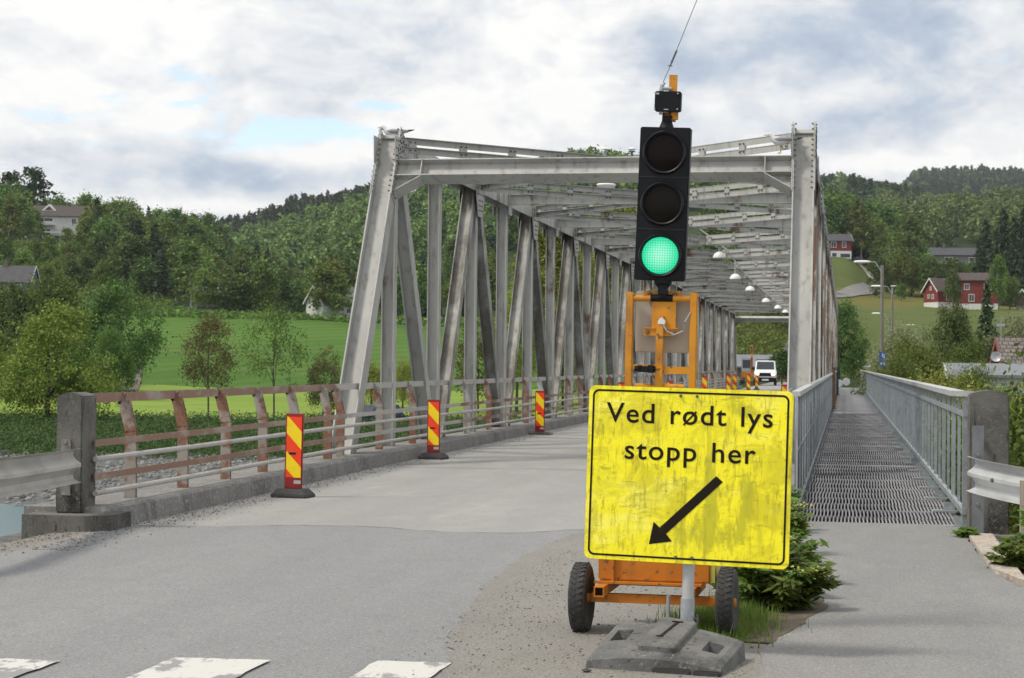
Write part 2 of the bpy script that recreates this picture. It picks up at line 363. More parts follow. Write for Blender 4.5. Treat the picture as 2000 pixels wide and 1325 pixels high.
# ------------------------------------------------------------------ terrain
HC = {  # ground height by sight column (pixel of the horizon) and distance: px -> [(distance, height), ...]
 -400: [(110,-3),(135,-2.2),(200,-1),(330,16),(480,36),(560,44),(700,48),(1000,60),(1300,66),(1800,80),(2600,90),(3500,90)],
 0:    [(110,-3),(135,-2.2),(200,-1),(330,11),(420,26),(480,33.5),(560,43),(700,46),(1000,58),(1300,64),(1800,80),(2600,90),(3500,90)],
 150:  [(110,-3),(135,-2.2),(200,-1),(330,10.5),(420,24),(480,32.5),(560,37),(700,40),(1000,56),(1300,66),(1800,80),(2600,90),(3500,90)],
 300:  [(110,-3),(135,-2.3),(200,-1.2),(330,9.5),(420,20),(480,30),(560,37),(700,34),(1000,58),(1300,72),(1800,80),(2600,90),(3500,90)],
 400:  [(110,-3),(135,-2.3),(200,-1.4),(330,9.4),(420,17),(480,26),(560,35),(700,34),(1000,62),(1300,84),(1800,90),(2600,90),(3500,90)],
 450:  [(110,-3),(135,-2.3),(200,-1.5),(330,9.3),(420,14),(480,19),(560,24),(700,32),(1000,66),(1300,92),(1800,90),(2600,90),(3500,90)],
 600:  [(110,-3),(135,-2.3),(200,-1.5),(330,9.2),(420,11),(480,14),(560,19),(700,33),(900,62),(1000,76),(1300,108),(1800,100),(2600,90),(3500,90)],
 720:  [(110,-3),(135,-2.3),(200,-1.5),(330,8.6),(420,11),(480,14),(560,21),(700,42),(900,74),(1000,82),(1300,112),(1800,100),(2600,90),(3500,90)],
 900:  [(110,-3),(135,-2.3),(200,-1.5),(330,8.0),(420,13),(480,20),(560,32),(700,54),(850,73),(1000,84),(1300,100),(1800,100),(2600,90),(3500,90)],
 1150: [(110,-3),(135,-2),(200,-1),(330,9),(420,18),(480,28),(560,42),(700,66),(850,89),(1000,86),(1300,90),(1800,100),(2600,100),(3500,90)],
 1300: [(110,-3),(135,-1.5),(200,0),(240,5),(330,14),(420,26),(480,36),(560,48),(700,66),(850,80),(1000,84),(1300,90),(1800,110),(2600,120),(3500,90)],
 1450: [(110,-3),(126,-1),(180,0),(230,6.5),(330,21),(420,31),(480,39),(560,48),(700,60),(850,72),(1000,80),(1300,100),(1800,150),(2600,140),(3500,90)],
 1560: [(110,-3),(126,-1),(180,0),(230,4),(330,12),(420,22),(480,29),(520,34),(560,38),(700,48),(850,60),(1000,74),(1300,112),(1800,160),(2600,150),(3500,90)],
 1640: [(110,-3),(126,-1),(180,0),(230,2.5),(330,10),(400,15),(440,18.5),(480,25),(520,32.5),(560,35),(650,40),(850,60),(1000,76),(1300,116),(1800,161),(2600,160),(3500,90)],
 1720: [(110,-3.2),(126,-2),(180,-.5),(230,2),(330,9.5),(400,14.2),(440,17.5),(480,20.5),(520,26),(560,32),(650,40),(850,60),(1000,77),(1300,109),(1500,129),(1800,148),(2200,172),(2600,206),(3500,90)],
 1800: [(110,-3.2),(126,-2.5),(180,-1),(230,1.8),(330,9.5),(400,14.2),(440,17),(480,19.5),(520,26),(560,31),(650,40),(850,62),(1000,77),(1300,104),(1500,125),(1800,148),(2200,198),(2600,256),(3500,90)],
 1900: [(110,-3.2),(126,-2.5),(180,-1),(230,1.8),(330,9.5),(400,14),(440,15.5),(480,19.5),(520,27),(560,31),(650,40),(850,62),(1000,82),(1300,105),(1500,124),(1800,148),(2200,198),(2600,257),(3500,90)],
 2020: [(110,-3.2),(126,-2.5),(180,-1),(230,1.8),(330,9.5),(400,14),(440,15.5),(480,18.5),(520,25),(560,30),(650,40),(850,62),(1000,84),(1300,104),(1500,122),(1800,146),(2200,196),(2600,254),(3500,90)],
 2500: [(110,-3.2),(126,-2.5),(180,-1),(230,1.8),(330,9.5),(400,14),(440,15.5),(480,18.5),(520,25),(560,30),(650,40),(850,62),(1000,84),(1300,104),(1500,122),(1800,146),(2200,196),(2600,250),(3500,90)],
}
HPX = sorted(HC); HD = [np.array(HC[k], float) for k in HPX]
def vnoise(x, y):
    return (np.sin(x*1.0+1.3*np.sin(y*.7))*np.cos(y*.9+.8*np.sin(x*.6)) + .5*np.sin(x*2.3+y*1.1+1)*np.cos(y*2.1-x*.4))
def h_far(u, Y):
    u = np.clip(u, HPX[0], HPX[-1]-1e-3); i = np.searchsorted(HPX, u, side='right')-1
    o = np.zeros_like(Y)
    for k in range(len(HPX)-1):
        m = i == k
        if not m.any(): continue
        t = (u[m]-HPX[k])/(HPX[k+1]-HPX[k]); t = t*t*(3-2*t)
        a = np.interp(Y[m], HD[k][:, 0], HD[k][:, 1]); b = np.interp(Y[m], HD[k+1][:, 0], HD[k+1][:, 1])
        o[m] = a*(1-t)+b*t
    return o
def height(X, Y):
    X = np.asarray(X, float); Y = np.asarray(Y, float); X, Y = np.broadcast_arrays(X, Y); X = X.copy(); Y = Y.copy()
    Yc = np.maximum(Y, 1.)
    u = 1000+3600*np.tan(np.clip(np.arctan2(X, Yc)+YAW, -1.2, 1.2))
    far = h_far(u, Yc)
    far = far + np.clip((Y-330)/600, 0, 1)*2.2*vnoise(X/45, Y/60)
    # near bank plateau
    dx = np.maximum(np.maximum(-7.0-X, X-1.55), 0); dy = np.maximum(Y-17.6, 0)
    dxl = np.where((X < -7.0) & (Y < 12.5), np.maximum(-14-X, 0), dx)
    d = np.sqrt(dxl**2+dy**2)
    near = -np.clip(d*.62, 0, 5.2)
    bed = np.interp(Y, [20, 58, 65, 70, 80, 100, 112], [-5.2, -5.2, -4.35, -4.05, -3.8, -3.4, -3.0]) + np.where(Y > 62, .06*vnoise(X/2.3, Y/3.1), 0)
    lo = np.maximum(near, np.where(Y < 112, bed, -99))
    t = np.clip((Y-104)/10, 0, 1)
    z = lo*(1-t)+far*t
    # causeway carrying the road beyond the far end of the bridge
    dr = np.maximum(np.maximum(-8.3-X, X-1.6), 0); dyr = np.maximum(np.maximum(124.5-Y, Y-182), 0)
    dd = np.sqrt(dr**2+dyr**2)
    z = np.maximum(z, np.where(Y > 112, -.05-dd*.55, -99))
    return z
def hz(X, Y): return float(height(np.array([X]), np.array([Y]))[0])
def grid_sheet(xs, ys, name, mat, kind='structure', keep=None, polar=False, dz=0.):
    if polar:
        A, Yg = np.meshgrid(xs, ys); X = np.tan(A)*Yg
    else: X, Yg = np.meshgrid(xs, ys)
    Z = height(X, Yg)+dz; n, m = X.shape
    V = np.stack([X, Yg, Z], -1).reshape(-1, 3)
    idx = np.arange(n*m).reshape(n, m); Q = np.stack([idx[:-1, :-1], idx[:-1, 1:], idx[1:, 1:], idx[1:, :-1]], -1).reshape(-1, 4)
    if keep is not None:
        c = V[Q].mean(1); Q = Q[keep(c[:, 0], c[:, 1])]
    me = np_mesh(name, V, Q, True); o = link(name, me, mat); tag(o, kind=kind); return o

def M_ground(name, cols, scale, rough=.95, mow=None, bumps=.3):
    t = MT(name, rough); c = t.mix(t.ramp(t.noise(scale, 6), .35, .65), cols[0], cols[1])
    c = t.mix(t.ramp(t.noise(scale*6, 6), .45, .7), c, cols[2])
    if mow:
        mp = t.n('ShaderNodeMapping'); mp.inputs['Rotation'].default_value = (0, 0, R(mow[0])); t.l(t.tc.outputs['Object'], mp.inputs[0])
        w = t.n('ShaderNodeTexWave'); w.inputs['Scale'].default_value = mow[1]; w.inputs['Distortion'].default_value = 1.2; w.inputs['Detail'].default_value = 2; w.inputs['Detail Scale'].default_value = .4
        t.l(mp.outputs[0], w.inputs[0]); c = t.mix(t.math('MULTIPLY', t.ramp(w.outputs['Fac'], .3, .8), .45), c, mow[2])
    t.col(c); t.b.inputs['Specular IOR Level'].default_value = .1
    t.bump(t.noise(scale*25, 5), bumps, .1); return t.m
G_FIELD = M_ground('mown_field_grass', ((.054, .125, .017), (.086, .172, .026), (.095, .15, .03)), .022, mow=(24, .055, (.045, .098, .014)))
G_STRIP = M_ground('painted_sunlit_strip', ((.16, .25, .034), (.20, .29, .05), (.17, .21, .045)), .05)  # lighter green puts the sunlight on this strip into the grass colour
G_MEADOW = M_ground('rough_meadow_grass', ((.075, .10, .026), (.095, .125, .034), (.10, .115, .035)), .03)
G_YELLOW = M_ground('yellowing_grass', ((.13, .125, .03), (.10, .12, .03), (.16, .13, .045)), .05)
G_FOREST = M_ground('forest_floor', ((.020, .036, .013), (.03, .05, .017), (.045, .06, .02)), .03)
G_BANK = M_ground('rough_bank', ((.05, .075, .02), (.075, .10, .025), (.12, .115, .055)), .15)
G_GRAVEL = M_ground('river_gravel', ((.13, .135, .135), (.17, .17, .165), (.09, .095, .095)), .35, bumps=.8)
G_NEAR = M_ground('bare_verge', ((.20, .185, .15), (.14, .13, .105), (.24, .23, .20)), 1.2)

def fU(X, Y): return 1000+3600*np.tan(np.arctan2(X, Y)+YAW)
def is_field(X, Y):
    u = fU(X, Y); left = np.interp(Y, [112, 140, 200, 260, 330], [-600, -600, 60, 215, 250])
    return (Y > 118) & (Y < 336) & (u > left) & (u < 1250) & (X < -14)
def is_meadow(X, Y):
    u = fU(X, Y); return (Y > 190) & (u > 1590) & (Y <= 404)
def is_yellow(X, Y):
    u = fU(X, Y); return (Y > 404) & (Y < 500) & (u > 1590) & (u < 2100) & ~((u > 1600) & (u < 1740) & (Y > 455))
def is_slope(X, Y):
    u = fU(X, Y); return ((u > 1560) & (u <= 1760) & (Y >= 404) & (Y < 560) & ~is_yellow(X, Y)) | ((u > 1420) & (u < 1590) & (Y > 180) & (Y < 330))
def is_clear(X, Y):
    u = fU(X, Y); return ((u > 1765) & (u < 1850) & (Y > 900) & (Y < 1120)) | ((u > 1730) & (u < 1790) & (Y > 1480) & (Y < 1620)) | ((u > 1930) & (Y > 870) & (Y < 905))
ANG = np.linspace(-.62, .42, 261); YS = np.concatenate([np.linspace(113, 340, 115), np.linspace(344, 700, 80), np.geomspace(710, 3600, 70)])
grid_sheet(ANG, YS, 'field', G_FIELD, keep=lambda X, Y: is_field(X, Y) & (Y > 196), polar=True)
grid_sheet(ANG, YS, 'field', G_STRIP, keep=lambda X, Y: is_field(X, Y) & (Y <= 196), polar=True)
grid_sheet(ANG, YS, 'meadow', G_MEADOW, keep=lambda X, Y: is_meadow(X, Y) | is_slope(X, Y), polar=True)
grid_sheet(ANG, YS, 'dry_grass', G_YELLOW, keep=lambda X, Y: is_yellow(X, Y) | is_clear(X, Y), polar=True)
grid_sheet(ANG, YS, 'hills', G_FOREST, keep=lambda X, Y: ~(is_field(X, Y) | is_meadow(X, Y) | is_yellow(X, Y) | is_slope(X, Y) | is_clear(X, Y) | (Y < 134)), polar=True)
grid_sheet(ANG, YS, 'bank', G_BANK, keep=lambda X, Y: (Y < 134) & ~is_field(X, Y), polar=True)
xs = np.concatenate([np.linspace(-110, -22, 60), np.linspace(-20, 8, 57), np.linspace(10, 60, 26)])
grid_sheet(xs, np.linspace(57, 113.0, 57), 'gravel_bar', G_GRAVEL)
grid_sheet(xs, np.concatenate([np.linspace(-12, 9, 8), np.linspace(10, 32, 45), np.linspace(33, 57, 13)]), 'ground', G_NEAR, dz=-.012)
t = MT('river_water', .28); t.col((.03, .095, .12)); t.bump(t.noise(1.3, 5, (1, .45, 1)), .12, .08)
me = np_mesh('river', [(-180, 8, -4.2), (90, 8, -4.2), (90, 76, -4.2), (-180, 76, -4.2)], [(0, 1, 2, 3)]); tag(link('river', me, t.m), kind='structure')

# ------------------------------------------------------------------ trees
def leaf_quads(P, Nn, size, rng, aspect=.55):
    """diamond leaves at P with normals Nn"""
    n = len(P); t = rng.normal(size=(n, 3)); t -= Nn*(t*Nn).sum(1)[:, None]; t /= np.linalg.norm(t, axis=1)[:, None]+1e-9
    b = np.cross(Nn, t); s = np.asarray(size).reshape(-1, 1)*np.ones((n, 1))
    V = np.stack([P-t*s, P+b*s*aspect, P+t*s, P-b*s*aspect], 1).reshape(-1, 3)
    return V, np.arange(4*n).reshape(n, 4)
def unit(v): return v/(np.linalg.norm(v, axis=-1, keepdims=True)+1e-9)
def broad_pts(rng, H, Wd, base, nc, per, clump=.17, squash=1., hollow=.45, lean=0.):
    lob = [(unit(rng.normal(size=3)), rng.uniform(.12, .3)) for _ in range(7)]
    d = unit(rng.normal(size=(nc, 3))); d[:, 2] = np.where(d[:, 2] < -.75, -d[:, 2], d[:, 2])
    rad = rng.uniform(hollow, 1, nc)**.6
    lump = 1+sum(a*np.clip((d@ax-.4)/.6, 0, 1)**1.3*1.6 for ax, a in lob)-.22
    c0 = (base+H)/2; hh = (H-base)/2
    C = d*(rad*lump)[:, None]*np.array([Wd/2, Wd/2, hh*squash]); 
    C[:, 2] += c0; C[:, 0] += lean*(C[:, 2]-base)
    fl = np.clip((C[:, 2]-base)/(H-base), 0, 1); C[:, :2] *= (np.interp(fl, [0, .25, .6, 1], [.62, 1, .95, .6]))[:, None]
    cr = Wd*clump*rng.uniform(.6, 1.3, nc)
    P = np.repeat(C, per, 0)+rng.normal(size=(nc*per, 3))*np.repeat(cr, per)[:, None]*np.array([.62, .62, .45])
    Nn = unit(rng.normal(size=P.shape)*.8+np.repeat(d, per, 0)*.55+np.array([0, 0, .55]))
    k = (H-base)/(np.percentile(P[:, 2], 99.7)-base); P[:, 2] = base+(P[:, 2]-base)*k; C[:, 2] = base+(C[:, 2]-base)*k
    k = (Wd/2)/np.percentile(np.hypot(P[:, 0], P[:, 1]), 97); P[:, :2] *= k; C[:, :2] *= k
    return P, Nn, C
def spruce_pts(rng, H, Wd, base, tiers, per, droop=.28):
    Ps = []; Ns = []
    for i in range(tiers):
        t = (i+rng.uniform(-.3, .3))/tiers; t = min(max(t, 0), .985); z = base+(H-base)*t; r = Wd/2*((1-t)**.85)*rng.uniform(.75, 1.12)+.12
        nb = int(6+7*(1-t)); a0 = rng.uniform(0, 6.3)
        for b in range(nb):
            a = a0+b*2*math.pi/nb+rng.uniform(-.25, .25); rr = r*rng.uniform(.7, 1.15); k = max(2, int(per*(.4+(1-t))))
            s = rng.uniform(.15, 1, k)**.7; wv = rng.normal(size=k)*.10*rr
            P = np.stack([np.cos(a)*s*rr-np.sin(a)*wv, np.sin(a)*s*rr+np.cos(a)*wv, z-droop*rr*s**1.6+rng.normal(size=k)*.05*rr+.1*rr], 1)
            Ps.append(P); Ns.append(unit(rng.normal(size=P.shape)*.5+np.array([np.cos(a)*.5, np.sin(a)*.5, .7])))
    P = np.concatenate(Ps); top = np.stack([rng.normal(size=6)*.05, rng.normal(size=6)*.05, H-np.linspace(0, .06*H, 6)], 1)
    return np.concatenate([P, top]), np.concatenate([np.concatenate(Ns), unit(rng.normal(size=(6, 3)))]), None
def trunk_mb(rng, H, base, r, C=None, nl=7, fork=False):
    m = MB(); top = base+(H-base)*.62; k = 6
    pts = [Vector((math.sin(i*1.3)*.02*H*i/k, math.cos(i*1.7)*.015*H*i/k, top*i/k-(.25 if i == 0 else 0))) for i in range(k+1)]
    m.tube(pts, [r*(1.25 if i == 0 else 1-.75*i/k) for i in range(k+1)], 8)
    if C is not None and len(C):
        for i in rng.choice(len(C), min(nl, len(C)), replace=False):
            c = Vector(C[i]); z0 = rng.uniform(.35, .95)*top; j = min(int(z0/top*k), k-1); p = pts[j].lerp(pts[j+1], z0/top*k-j)
            mid = p.lerp(c, .5)+Vector((0, 0, .06*H)); m.tube([p, mid, c], [r*.4, r*.22, r*.06], 5)
    return m
class Proto: pass
def tree_proto(kind, rng, H, Wd, base, leafmat, barkmat, nc=60, per=14, leaf=.3, r=.15, **kw):
    p = Proto()
    if kind == 'broad': P, Nn, C = broad_pts(rng, H, Wd, base, nc, per, **kw); asp = .55
    else: P, Nn, C = spruce_pts(rng, H, Wd, base, nc, per, **kw); asp = .38
    V, Q = leaf_quads(P, Nn, leaf*rng.uniform(.65, 1.3, len(P)), rng, asp)
    p.crown = np_mesh('crown', V, Q); p.crown.materials.append(leafmat); p.H = H
    m = trunk_mb(rng, H, base, r, C, kw.get('nl', 8)) if kind == 'broad' else None
    if m is None: m = MB(); m.tube([(0, 0, -.2), (0, 0, H*.5), (0, 0, H*.97)], [r, r*.6, .02], 7)
    me = bpy.data.meshes.new('trunk'); me.from_pydata(m.v, [], m.f); me.update(); me.materials.append(barkmat); p.trunk = me
    return p
def plant(name, proto, X, Y, H, label, cat='tree', group=None, rz=None, z=None, wide=1., rng=random):
    s = H/proto.H; t = thing(name, label, cat, (X, Y, hz(X, Y) if z is None else z), rng.uniform(0, 6.28) if rz is None else rz, group)
    t.scale = (s*wide, s*wide, s)
    link('crown', proto.crown, None, t); link('trunk', proto.trunk, None, t); return t
def place_px(px, Y):
    a = math.atan2(px-1000, 3600)-YAW
    return math.tan(a)*Y
g = np.random.default_rng(11); random.seed(5)
MIDB = [tree_proto('broad', g, 10, 7.2, 1.2, LEAF_DK, BARK, 100, 34, .29, .2) for _ in range(3)] 
MIDM = [tree_proto('broad', g, 10, 6.4, 1.0, LEAF_MD, BARK, 95, 34, .28, .17) for _ in range(3)]
MIDBI = [tree_proto('broad', g, 10, 4.4, 1.5, LEAF_BI, BARK_B, 80, 34, .22, .12, clump=.16) for _ in range(2)]
SPR = [tree_proto('spruce', g, 10, 4.3, .4, LEAF_CO, BARK, 26, 9, .36, .17) for _ in range(3)]
PINE = [tree_proto('broad', g, 10, 4.6, 4.6, LEAF_CO, BARK, 40, 22, .33, .17, clump=.15) for _ in range(2)]
BUSH = [tree_proto('broad', g, 10, 12, .3, LEAF_MD, BARK, 100, 28, .42, .2, clump=.14) for _ in range(2)]

DKB = 'dark broadleaf tree in the closed wood on the hillside left of the bridge'
MDB = 'mid green broadleaf tree in the mixed wood on the hillside left of the bridge'
BIB = 'slim pale green birch among darker trees on the hillside left of the bridge'
SPB = 'dark pointed spruce among broadleaf trees on the hillside left of the bridge'
rs = random.Random(3)
def wood(kind, px, Y, H, label=None, group='trees of the hillside wood left of the bridge', wide=1.):
    X = place_px(px, Y)
    pr, nm, lb = {'d': (MIDB, 'broadleaf_tree', DKB), 'm': (MIDM, 'broadleaf_tree', MDB), 'b': (MIDBI, 'birch_tree', BIB), 's': (SPR, 'spruce_tree', SPB), 'p': (PINE, 'pine_tree', SPB)}[kind]
    return plant(nm, rs.choice(pr), X, Y, H, label or lb, 'tree', group if not label else None, rng=rs, wide=wide)
# distinct ones
wood('p', 62, 500, 22, 'tall dark pine standing highest at the left end of the hilltop wood'); wood('p', 20, 505, 20, 'dark pine beside the tallest pine at the left edge of the hilltop')
wood('s', 186, 455, 15, 'dense dark spruce just right of the white hillside house', wide=1.15)
wood('s', 268, 372, 17, 'very dark tall spruce left of the top of the green field', wide=1.3); wood('s', 300, 378, 16, 'second dark spruce, just right of the very dark tall one at the field top', wide=1.2)
wood('d', 250, 365, 13.5, 'big dark tree in front of the tall spruces at the field corner')
wood('b', 372, 352, 14, 'feathery pale birch standing alone in front of the wood at the field top', wide=1.35)
wood('m', 512, 346, 11.5, 'rounded tree left of the white barn at the field top'); wood('m', 470, 345, 8.5, 'low bushy tree beside the small grey shed at the field top', wide=1.25)
wood('b', 648, 344, 12, 'birch in front of the white barn at the field top', wide=1.4)
wood('s', 500, 470, 15, 'dark broad spruce rising above the wood behind the field'); wood('s', 520, 400, 15, 'slim dark spruce behind the rounded tree at the field top')
wood('b', 245, 395, 12); wood('b', 40, 440, 15, 'birch hiding the left side of the white hillside house', wide=1.3); wood('b', 15, 430, 15); wood('m', 5, 470, 17); wood('d', 30, 490, 17)
wood('b', 165, 462, 12, 'birch hiding the right corner of the white hillside house')
wood('m', 634, 337, 11, 'rounded tree half hiding the left gable of the white barn', wide=1.1)
wood('m', 398, 343, 9, 'leafy tree half hiding the left end of the grey shed'); wood('d', 447, 344, 8.5, 'dark bushy tree half hiding the right end of the grey shed', wide=1.2)
wood('b', 68, 470, 11, 'pale birch in front of the left wing of the white hillside house'); wood('m', 128, 478, 5.5, 'bushy tree below the balcony of the white hillside house', wide=1.3); wood('m', 92, 476, 4, 'low bush below the arcade of the white hillside house', wide=1.5)
wood('d', 22, 326, 5.5, 'tree in front of the left side of the blue house'); wood('m', 62, 324, 5, 'tree in front of the right corner of the blue house')
wood('b', 662, 336, 9, 'slender birch in front of the right part of the white barn', wide=1.3)
pts = []
def scatter(n, x0, x1, y0, y1, kinds, h0, h1, mind=.8, avoid=None, **kw):
    tries = 0; k = 0
    while k < n and tries < n*30:
        tries += 1; px = rs.uniform(x0, x1); Y = rs.uniform(y0, y1)
        X = place_px(px, Y)
        if any((X-a)**2+(Y-b)**2 < (5*mind)**2 for a, b in pts) or (avoid and avoid(px, Y)): continue
        pts.append((X, Y)); k += 1; wood(rs.choice(kinds), px, Y, rs.uniform(h0, h1), **kw)
house_gap = lambda px, Y: (30 < px < 170 and Y < 492) or (-20 < px < 80 and Y < 345)
scatter(34, -60, 260, 495, 570, 'ddmmbsd', 11, 16, 1.2)
scatter(26, 170, 330, 400, 500, 'dmmbsd', 10, 14, 1., house_gap)
scatter(30, -40, 230, 350, 440, 'mdbm', 5, 9, .9, lambda px, Y: (-20 < px < 75 and Y < 350) or (45 < px < 150 and Y > 405))
scatter(34, 300, 560, 440, 570, 'ddmmsb', 11, 15, 1.1)
scatter(34, 280, 720, 355, 440, 'ddmsdb', 9, 14, 1., lambda px, Y: Y < 362 and (395 < px < 455 or 585 < px < 720))
scatter(26, 560, 1000, 420, 560, 'dmmbd', 9, 13, 1.)
scatter(20, 700, 1180, 345, 420, 'ddsm', 8, 13, 1.)
scatter(12, -60, 60, 300, 345, 'mdm', 5, 7, .9, lambda px, Y: px > 12)

# the far-off woods: one object each, nobody could count them
def forest(name, label, spots, kindmix, mats, seed, leaves=150, lsize=.9):
    rng = np.random.default_rng(seed); lib = []
    for k in ('b', 's'):
        for _ in range(4):
            if k == 'b': P, Nn, _c = broad_pts(rng, 10, 7.5, .8, max(8, leaves//7), 7); 
            else: P, Nn, _c = spruce_pts(rng, 10, 3.6, .3, 11, 3)
            lib.append((k, P, Nn))
    acc = {0: [], 1: []}
    for (X, Y, H, isS) in spots:
        c = [l for l in lib if l[0] == ('s' if isS else 'b')][rng.integers(4)]
        s = H/10; a = rng.uniform(0, 6.28); Rm = np.array([[math.cos(a), -math.sin(a), 0], [math.sin(a), math.cos(a), 0], [0, 0, 1]])
        P = (c[1]*s)@Rm.T+np.array([X, Y, 0]); acc[1 if isS else 0].append((P, c[2]@Rm.T, s))
    allX = np.array([(x, y) for x, y, _, _ in spots]); Zs = height(allX[:, 0], allX[:, 1])
    ci = {0: 0, 1: 0}; zi = 0; per = {0: [], 1: []}
    Vs = []; Qs = []; MI = []; off = 0
    idx = {0: [i for i, s in enumerate(spots) if not s[3]], 1: [i for i, s in enumerate(spots) if s[3]]}
    for k in (0, 1):
        if not acc[k]: continue
        P = np.concatenate([p+np.array([0, 0, Zs[idx[k][i]]]) for i, (p, n, s) in enumerate(acc[k])]); Nn = np.concatenate([n for p, n, s in acc[k]])
        sz = np.concatenate([np.full(len(p), lsize*s) for p, n, s in acc[k]])*rng.uniform(.6, 1.3, len(P))
        V, Q = leaf_quads(P, Nn, sz, rng, .6 if k == 0 else .42); Vs.append(V); Qs.append(Q+off); off += len(V); MI.append(np.full(len(Q), k))
    me = np_mesh(name, np.concatenate(Vs), np.concatenate(Qs)); me.polygons.foreach_set('material_index', np.concatenate(MI).astype(np.int32))
    o = link(name, me, mats); return tag(o, label, 'forest', kind='stuff')
def spots(n, x0, x1, y0, y1, h0, h1, pS, seed, avoid=None):
    r = random.Random(seed); o = []
    for _ in range(n):
        px = r.uniform(x0, x1); Y = math.sqrt(r.uniform(y0**2, y1**2)); X = place_px(px, Y)
        if avoid is not None and bool(avoid(np.array([X]), np.array([Y]))[0]): continue
        o.append((X, Y, r.uniform(h0, h1), r.random() < (pS(px, Y) if callable(pS) else pS)))
    return o
FOR_M = M_leaf('far_broad_foliage', ((0.0414, 0.073, 0.0197), (0.1049, 0.1607, 0.0412), (0.2416, 0.3042, 0.0749)), .25, .02)
FOR_L = M_leaf('sunny_far_foliage', ((0.0535, 0.088, 0.0241), (0.1207, 0.1817, 0.0483), (0.2372, 0.2947, 0.0862)), .25, .01)
FOR_C = M_leaf('far_conifer_foliage', ((0.0247, 0.0474, 0.0198), (0.0448, 0.0751, 0.0289), (0.0785, 0.1087, 0.038)), .12, .02)
forest('forest', 'closed broadleaf wood covering the round hill behind the bridge', spots(1750, 380, 1420, 565, 960, 6.5, 15.5, lambda p, y: .14 if y < 850 else .22, 4), None, [FOR_M, FOR_C], 4, 260, .68)
forest('forest', 'dark spruce forest along the distant ridge left of the bridge', spots(650, 350, 760, 1130, 1420, 12, 18, .93, 6), None, [FOR_M, FOR_C], 6, 80, 1.0)
forest('forest', 'dark spruce forest on the lower far ridge right of the bridge', spots(1500, 1380, 1800, 1250, 1950, 14, 20, .85, 7, is_clear), None, [FOR_L, FOR_C], 7, 80, 1.1)
forest('forest', 'bluish spruce forest on the highest far hilltop at right', spots(1700, 1690, 2200, 1950, 2680, 16, 24, .93, 8), None, [FOR_L, FOR_C], 8, 70, 1.2)
forest('forest', 'sunlit mixed birch and spruce wood on the mid slope at right', spots(1500, 1700, 2150, 700, 1900, 10, 16, lambda p, y: .12 + .6*min(1, max(0, (y-1000)/600)), 9, lambda X, Y: is_clear(X, Y)), None, [FOR_L, FOR_C], 9, 300, .6)
forest('forest', 'dark broadleaf wood behind the red hillside house', spots(230, 1420, 1790, 560, 690, 10, 15, .12, 10), None, [FOR_M, FOR_C], 10, 400, .55)
# midground trees, each its own
T_MAPLE = tree_proto('broad', g, 10, 10.5, .6, LEAF_LT, BARK, 260, 90, .115, .28, clump=.095, hollow=.4)
T_SLIM = tree_proto('broad', g, 7, 4.6, 2.0, LEAF_OL, BARK, 90, 70, .085, .08, clump=.14)
T_SPARSE = tree_proto('broad', g, 7.6, 5.2, 2.2, LEAF_MD, BARK, 80, 40, .085, .08, clump=.13)
T_BUSHY = tree_proto('broad', g, 5, 4.2, .4, LEAF_OL, BARK, 90, 70, .075, .08, clump=.13)
T_TALL = tree_proto('broad', g, 15, 8.5, 1.0, LEAF_LT, BARK, 200, 80, .15, .25, clump=.12)
T_BUSHL = tree_proto('broad', g, 4, 6, .2, LEAF_LT, BARK, 130, 70, .075, .1, clump=.11)
T_WILLOW = tree_proto('broad', g, 6.5, 9, .3, LEAF_MD, BARK, 220, 80, .085, .2, clump=.09)
T_WHITE = tree_proto('broad', g, 6, 5.5, .6, LEAF_WL, BARK, 130, 70, .085, .15, clump=.11)
T_DKBIG = tree_proto('broad', g, 9, 10, .3, LEAF_DK, BARK, 220, 80, .14, .2, clump=.10)
def near_tree(proto, px, Y, top_py, label, cat='tree', wide=1., name='broadleaf_tree', rz=None):
    X = place_px(px, Y); z = hz(X, Y); top = at(px, top_py, Y).z
    return plant(name, proto, X, Y, top-z, label, cat, None, rz, z-.05, wide, rs)
near_tree(T_MAPLE, 95, 112, 592, 'bright yellow green maple standing left behind the concrete railing post', name='maple_tree', wide=1.0)
near_tree(T_MAPLE, -45, 120, 618, 'bright green tree cut by the left picture edge beside the maple', name='maple_tree', wide=.9)
near_tree(T_DKBIG, 205, 172, 545, 'big rounded dark tree behind the bright maple beside the field', wide=.85)
near_tree(T_DKBIG, 110, 190, 540, 'dark tree mass behind the top of the bright maple', wide=.9)
near_tree(T_DKBIG, 20, 185, 560, 'dark tree below the blue house at the left edge', wide=.9)
near_tree(T_DKBIG, 222, 152, 640, 'grey green bushy tree beside the field path', wide=.7)
near_tree(T_SLIM, 408, 120, 612, 'slim tree with reddish olive crown on the river bank before the field', name='rowan_tree', wide=.82)
near_tree(T_SPARSE, 536, 118, 588, 'slim sparse tree with open green crown on the river bank', name='young_tree', wide=.85)
near_tree(T_BUSHY, 632, 121, 676, 'short rowan with bushy olive crown left of the slanting end post', name='rowan_tree', wide=.72)
near_tree(T_BUSHL, 726, 142, 704, 'yellow green bush seen between the slanting end post and first upright', 'bush', name='broadleaf_bush', wide=.8)
near_tree(T_BUSHL, 788, 146, 700, 'yellow green bush seen right of the first truss upright', 'bush', name='broadleaf_bush', wide=.72)
near_tree(T_TALL, 1075, 150, 425, 'tall bright green tree seen through the truss beyond the river', name='poplar_tree', wide=1.0)
near_tree(T_TALL, 1190, 165, 385, 'tall yellow green tree behind the traffic light beyond the river', name='poplar_tree', wide=1.05)
near_tree(T_BUSHY, 935, 138, 632, 'olive bushy tree seen through the second truss triangle', wide=.85)
near_tree(T_TALL, 1010, 138, 560, 'leafy green tree seen low through the truss beyond the bank', name='poplar_tree', wide=.8)
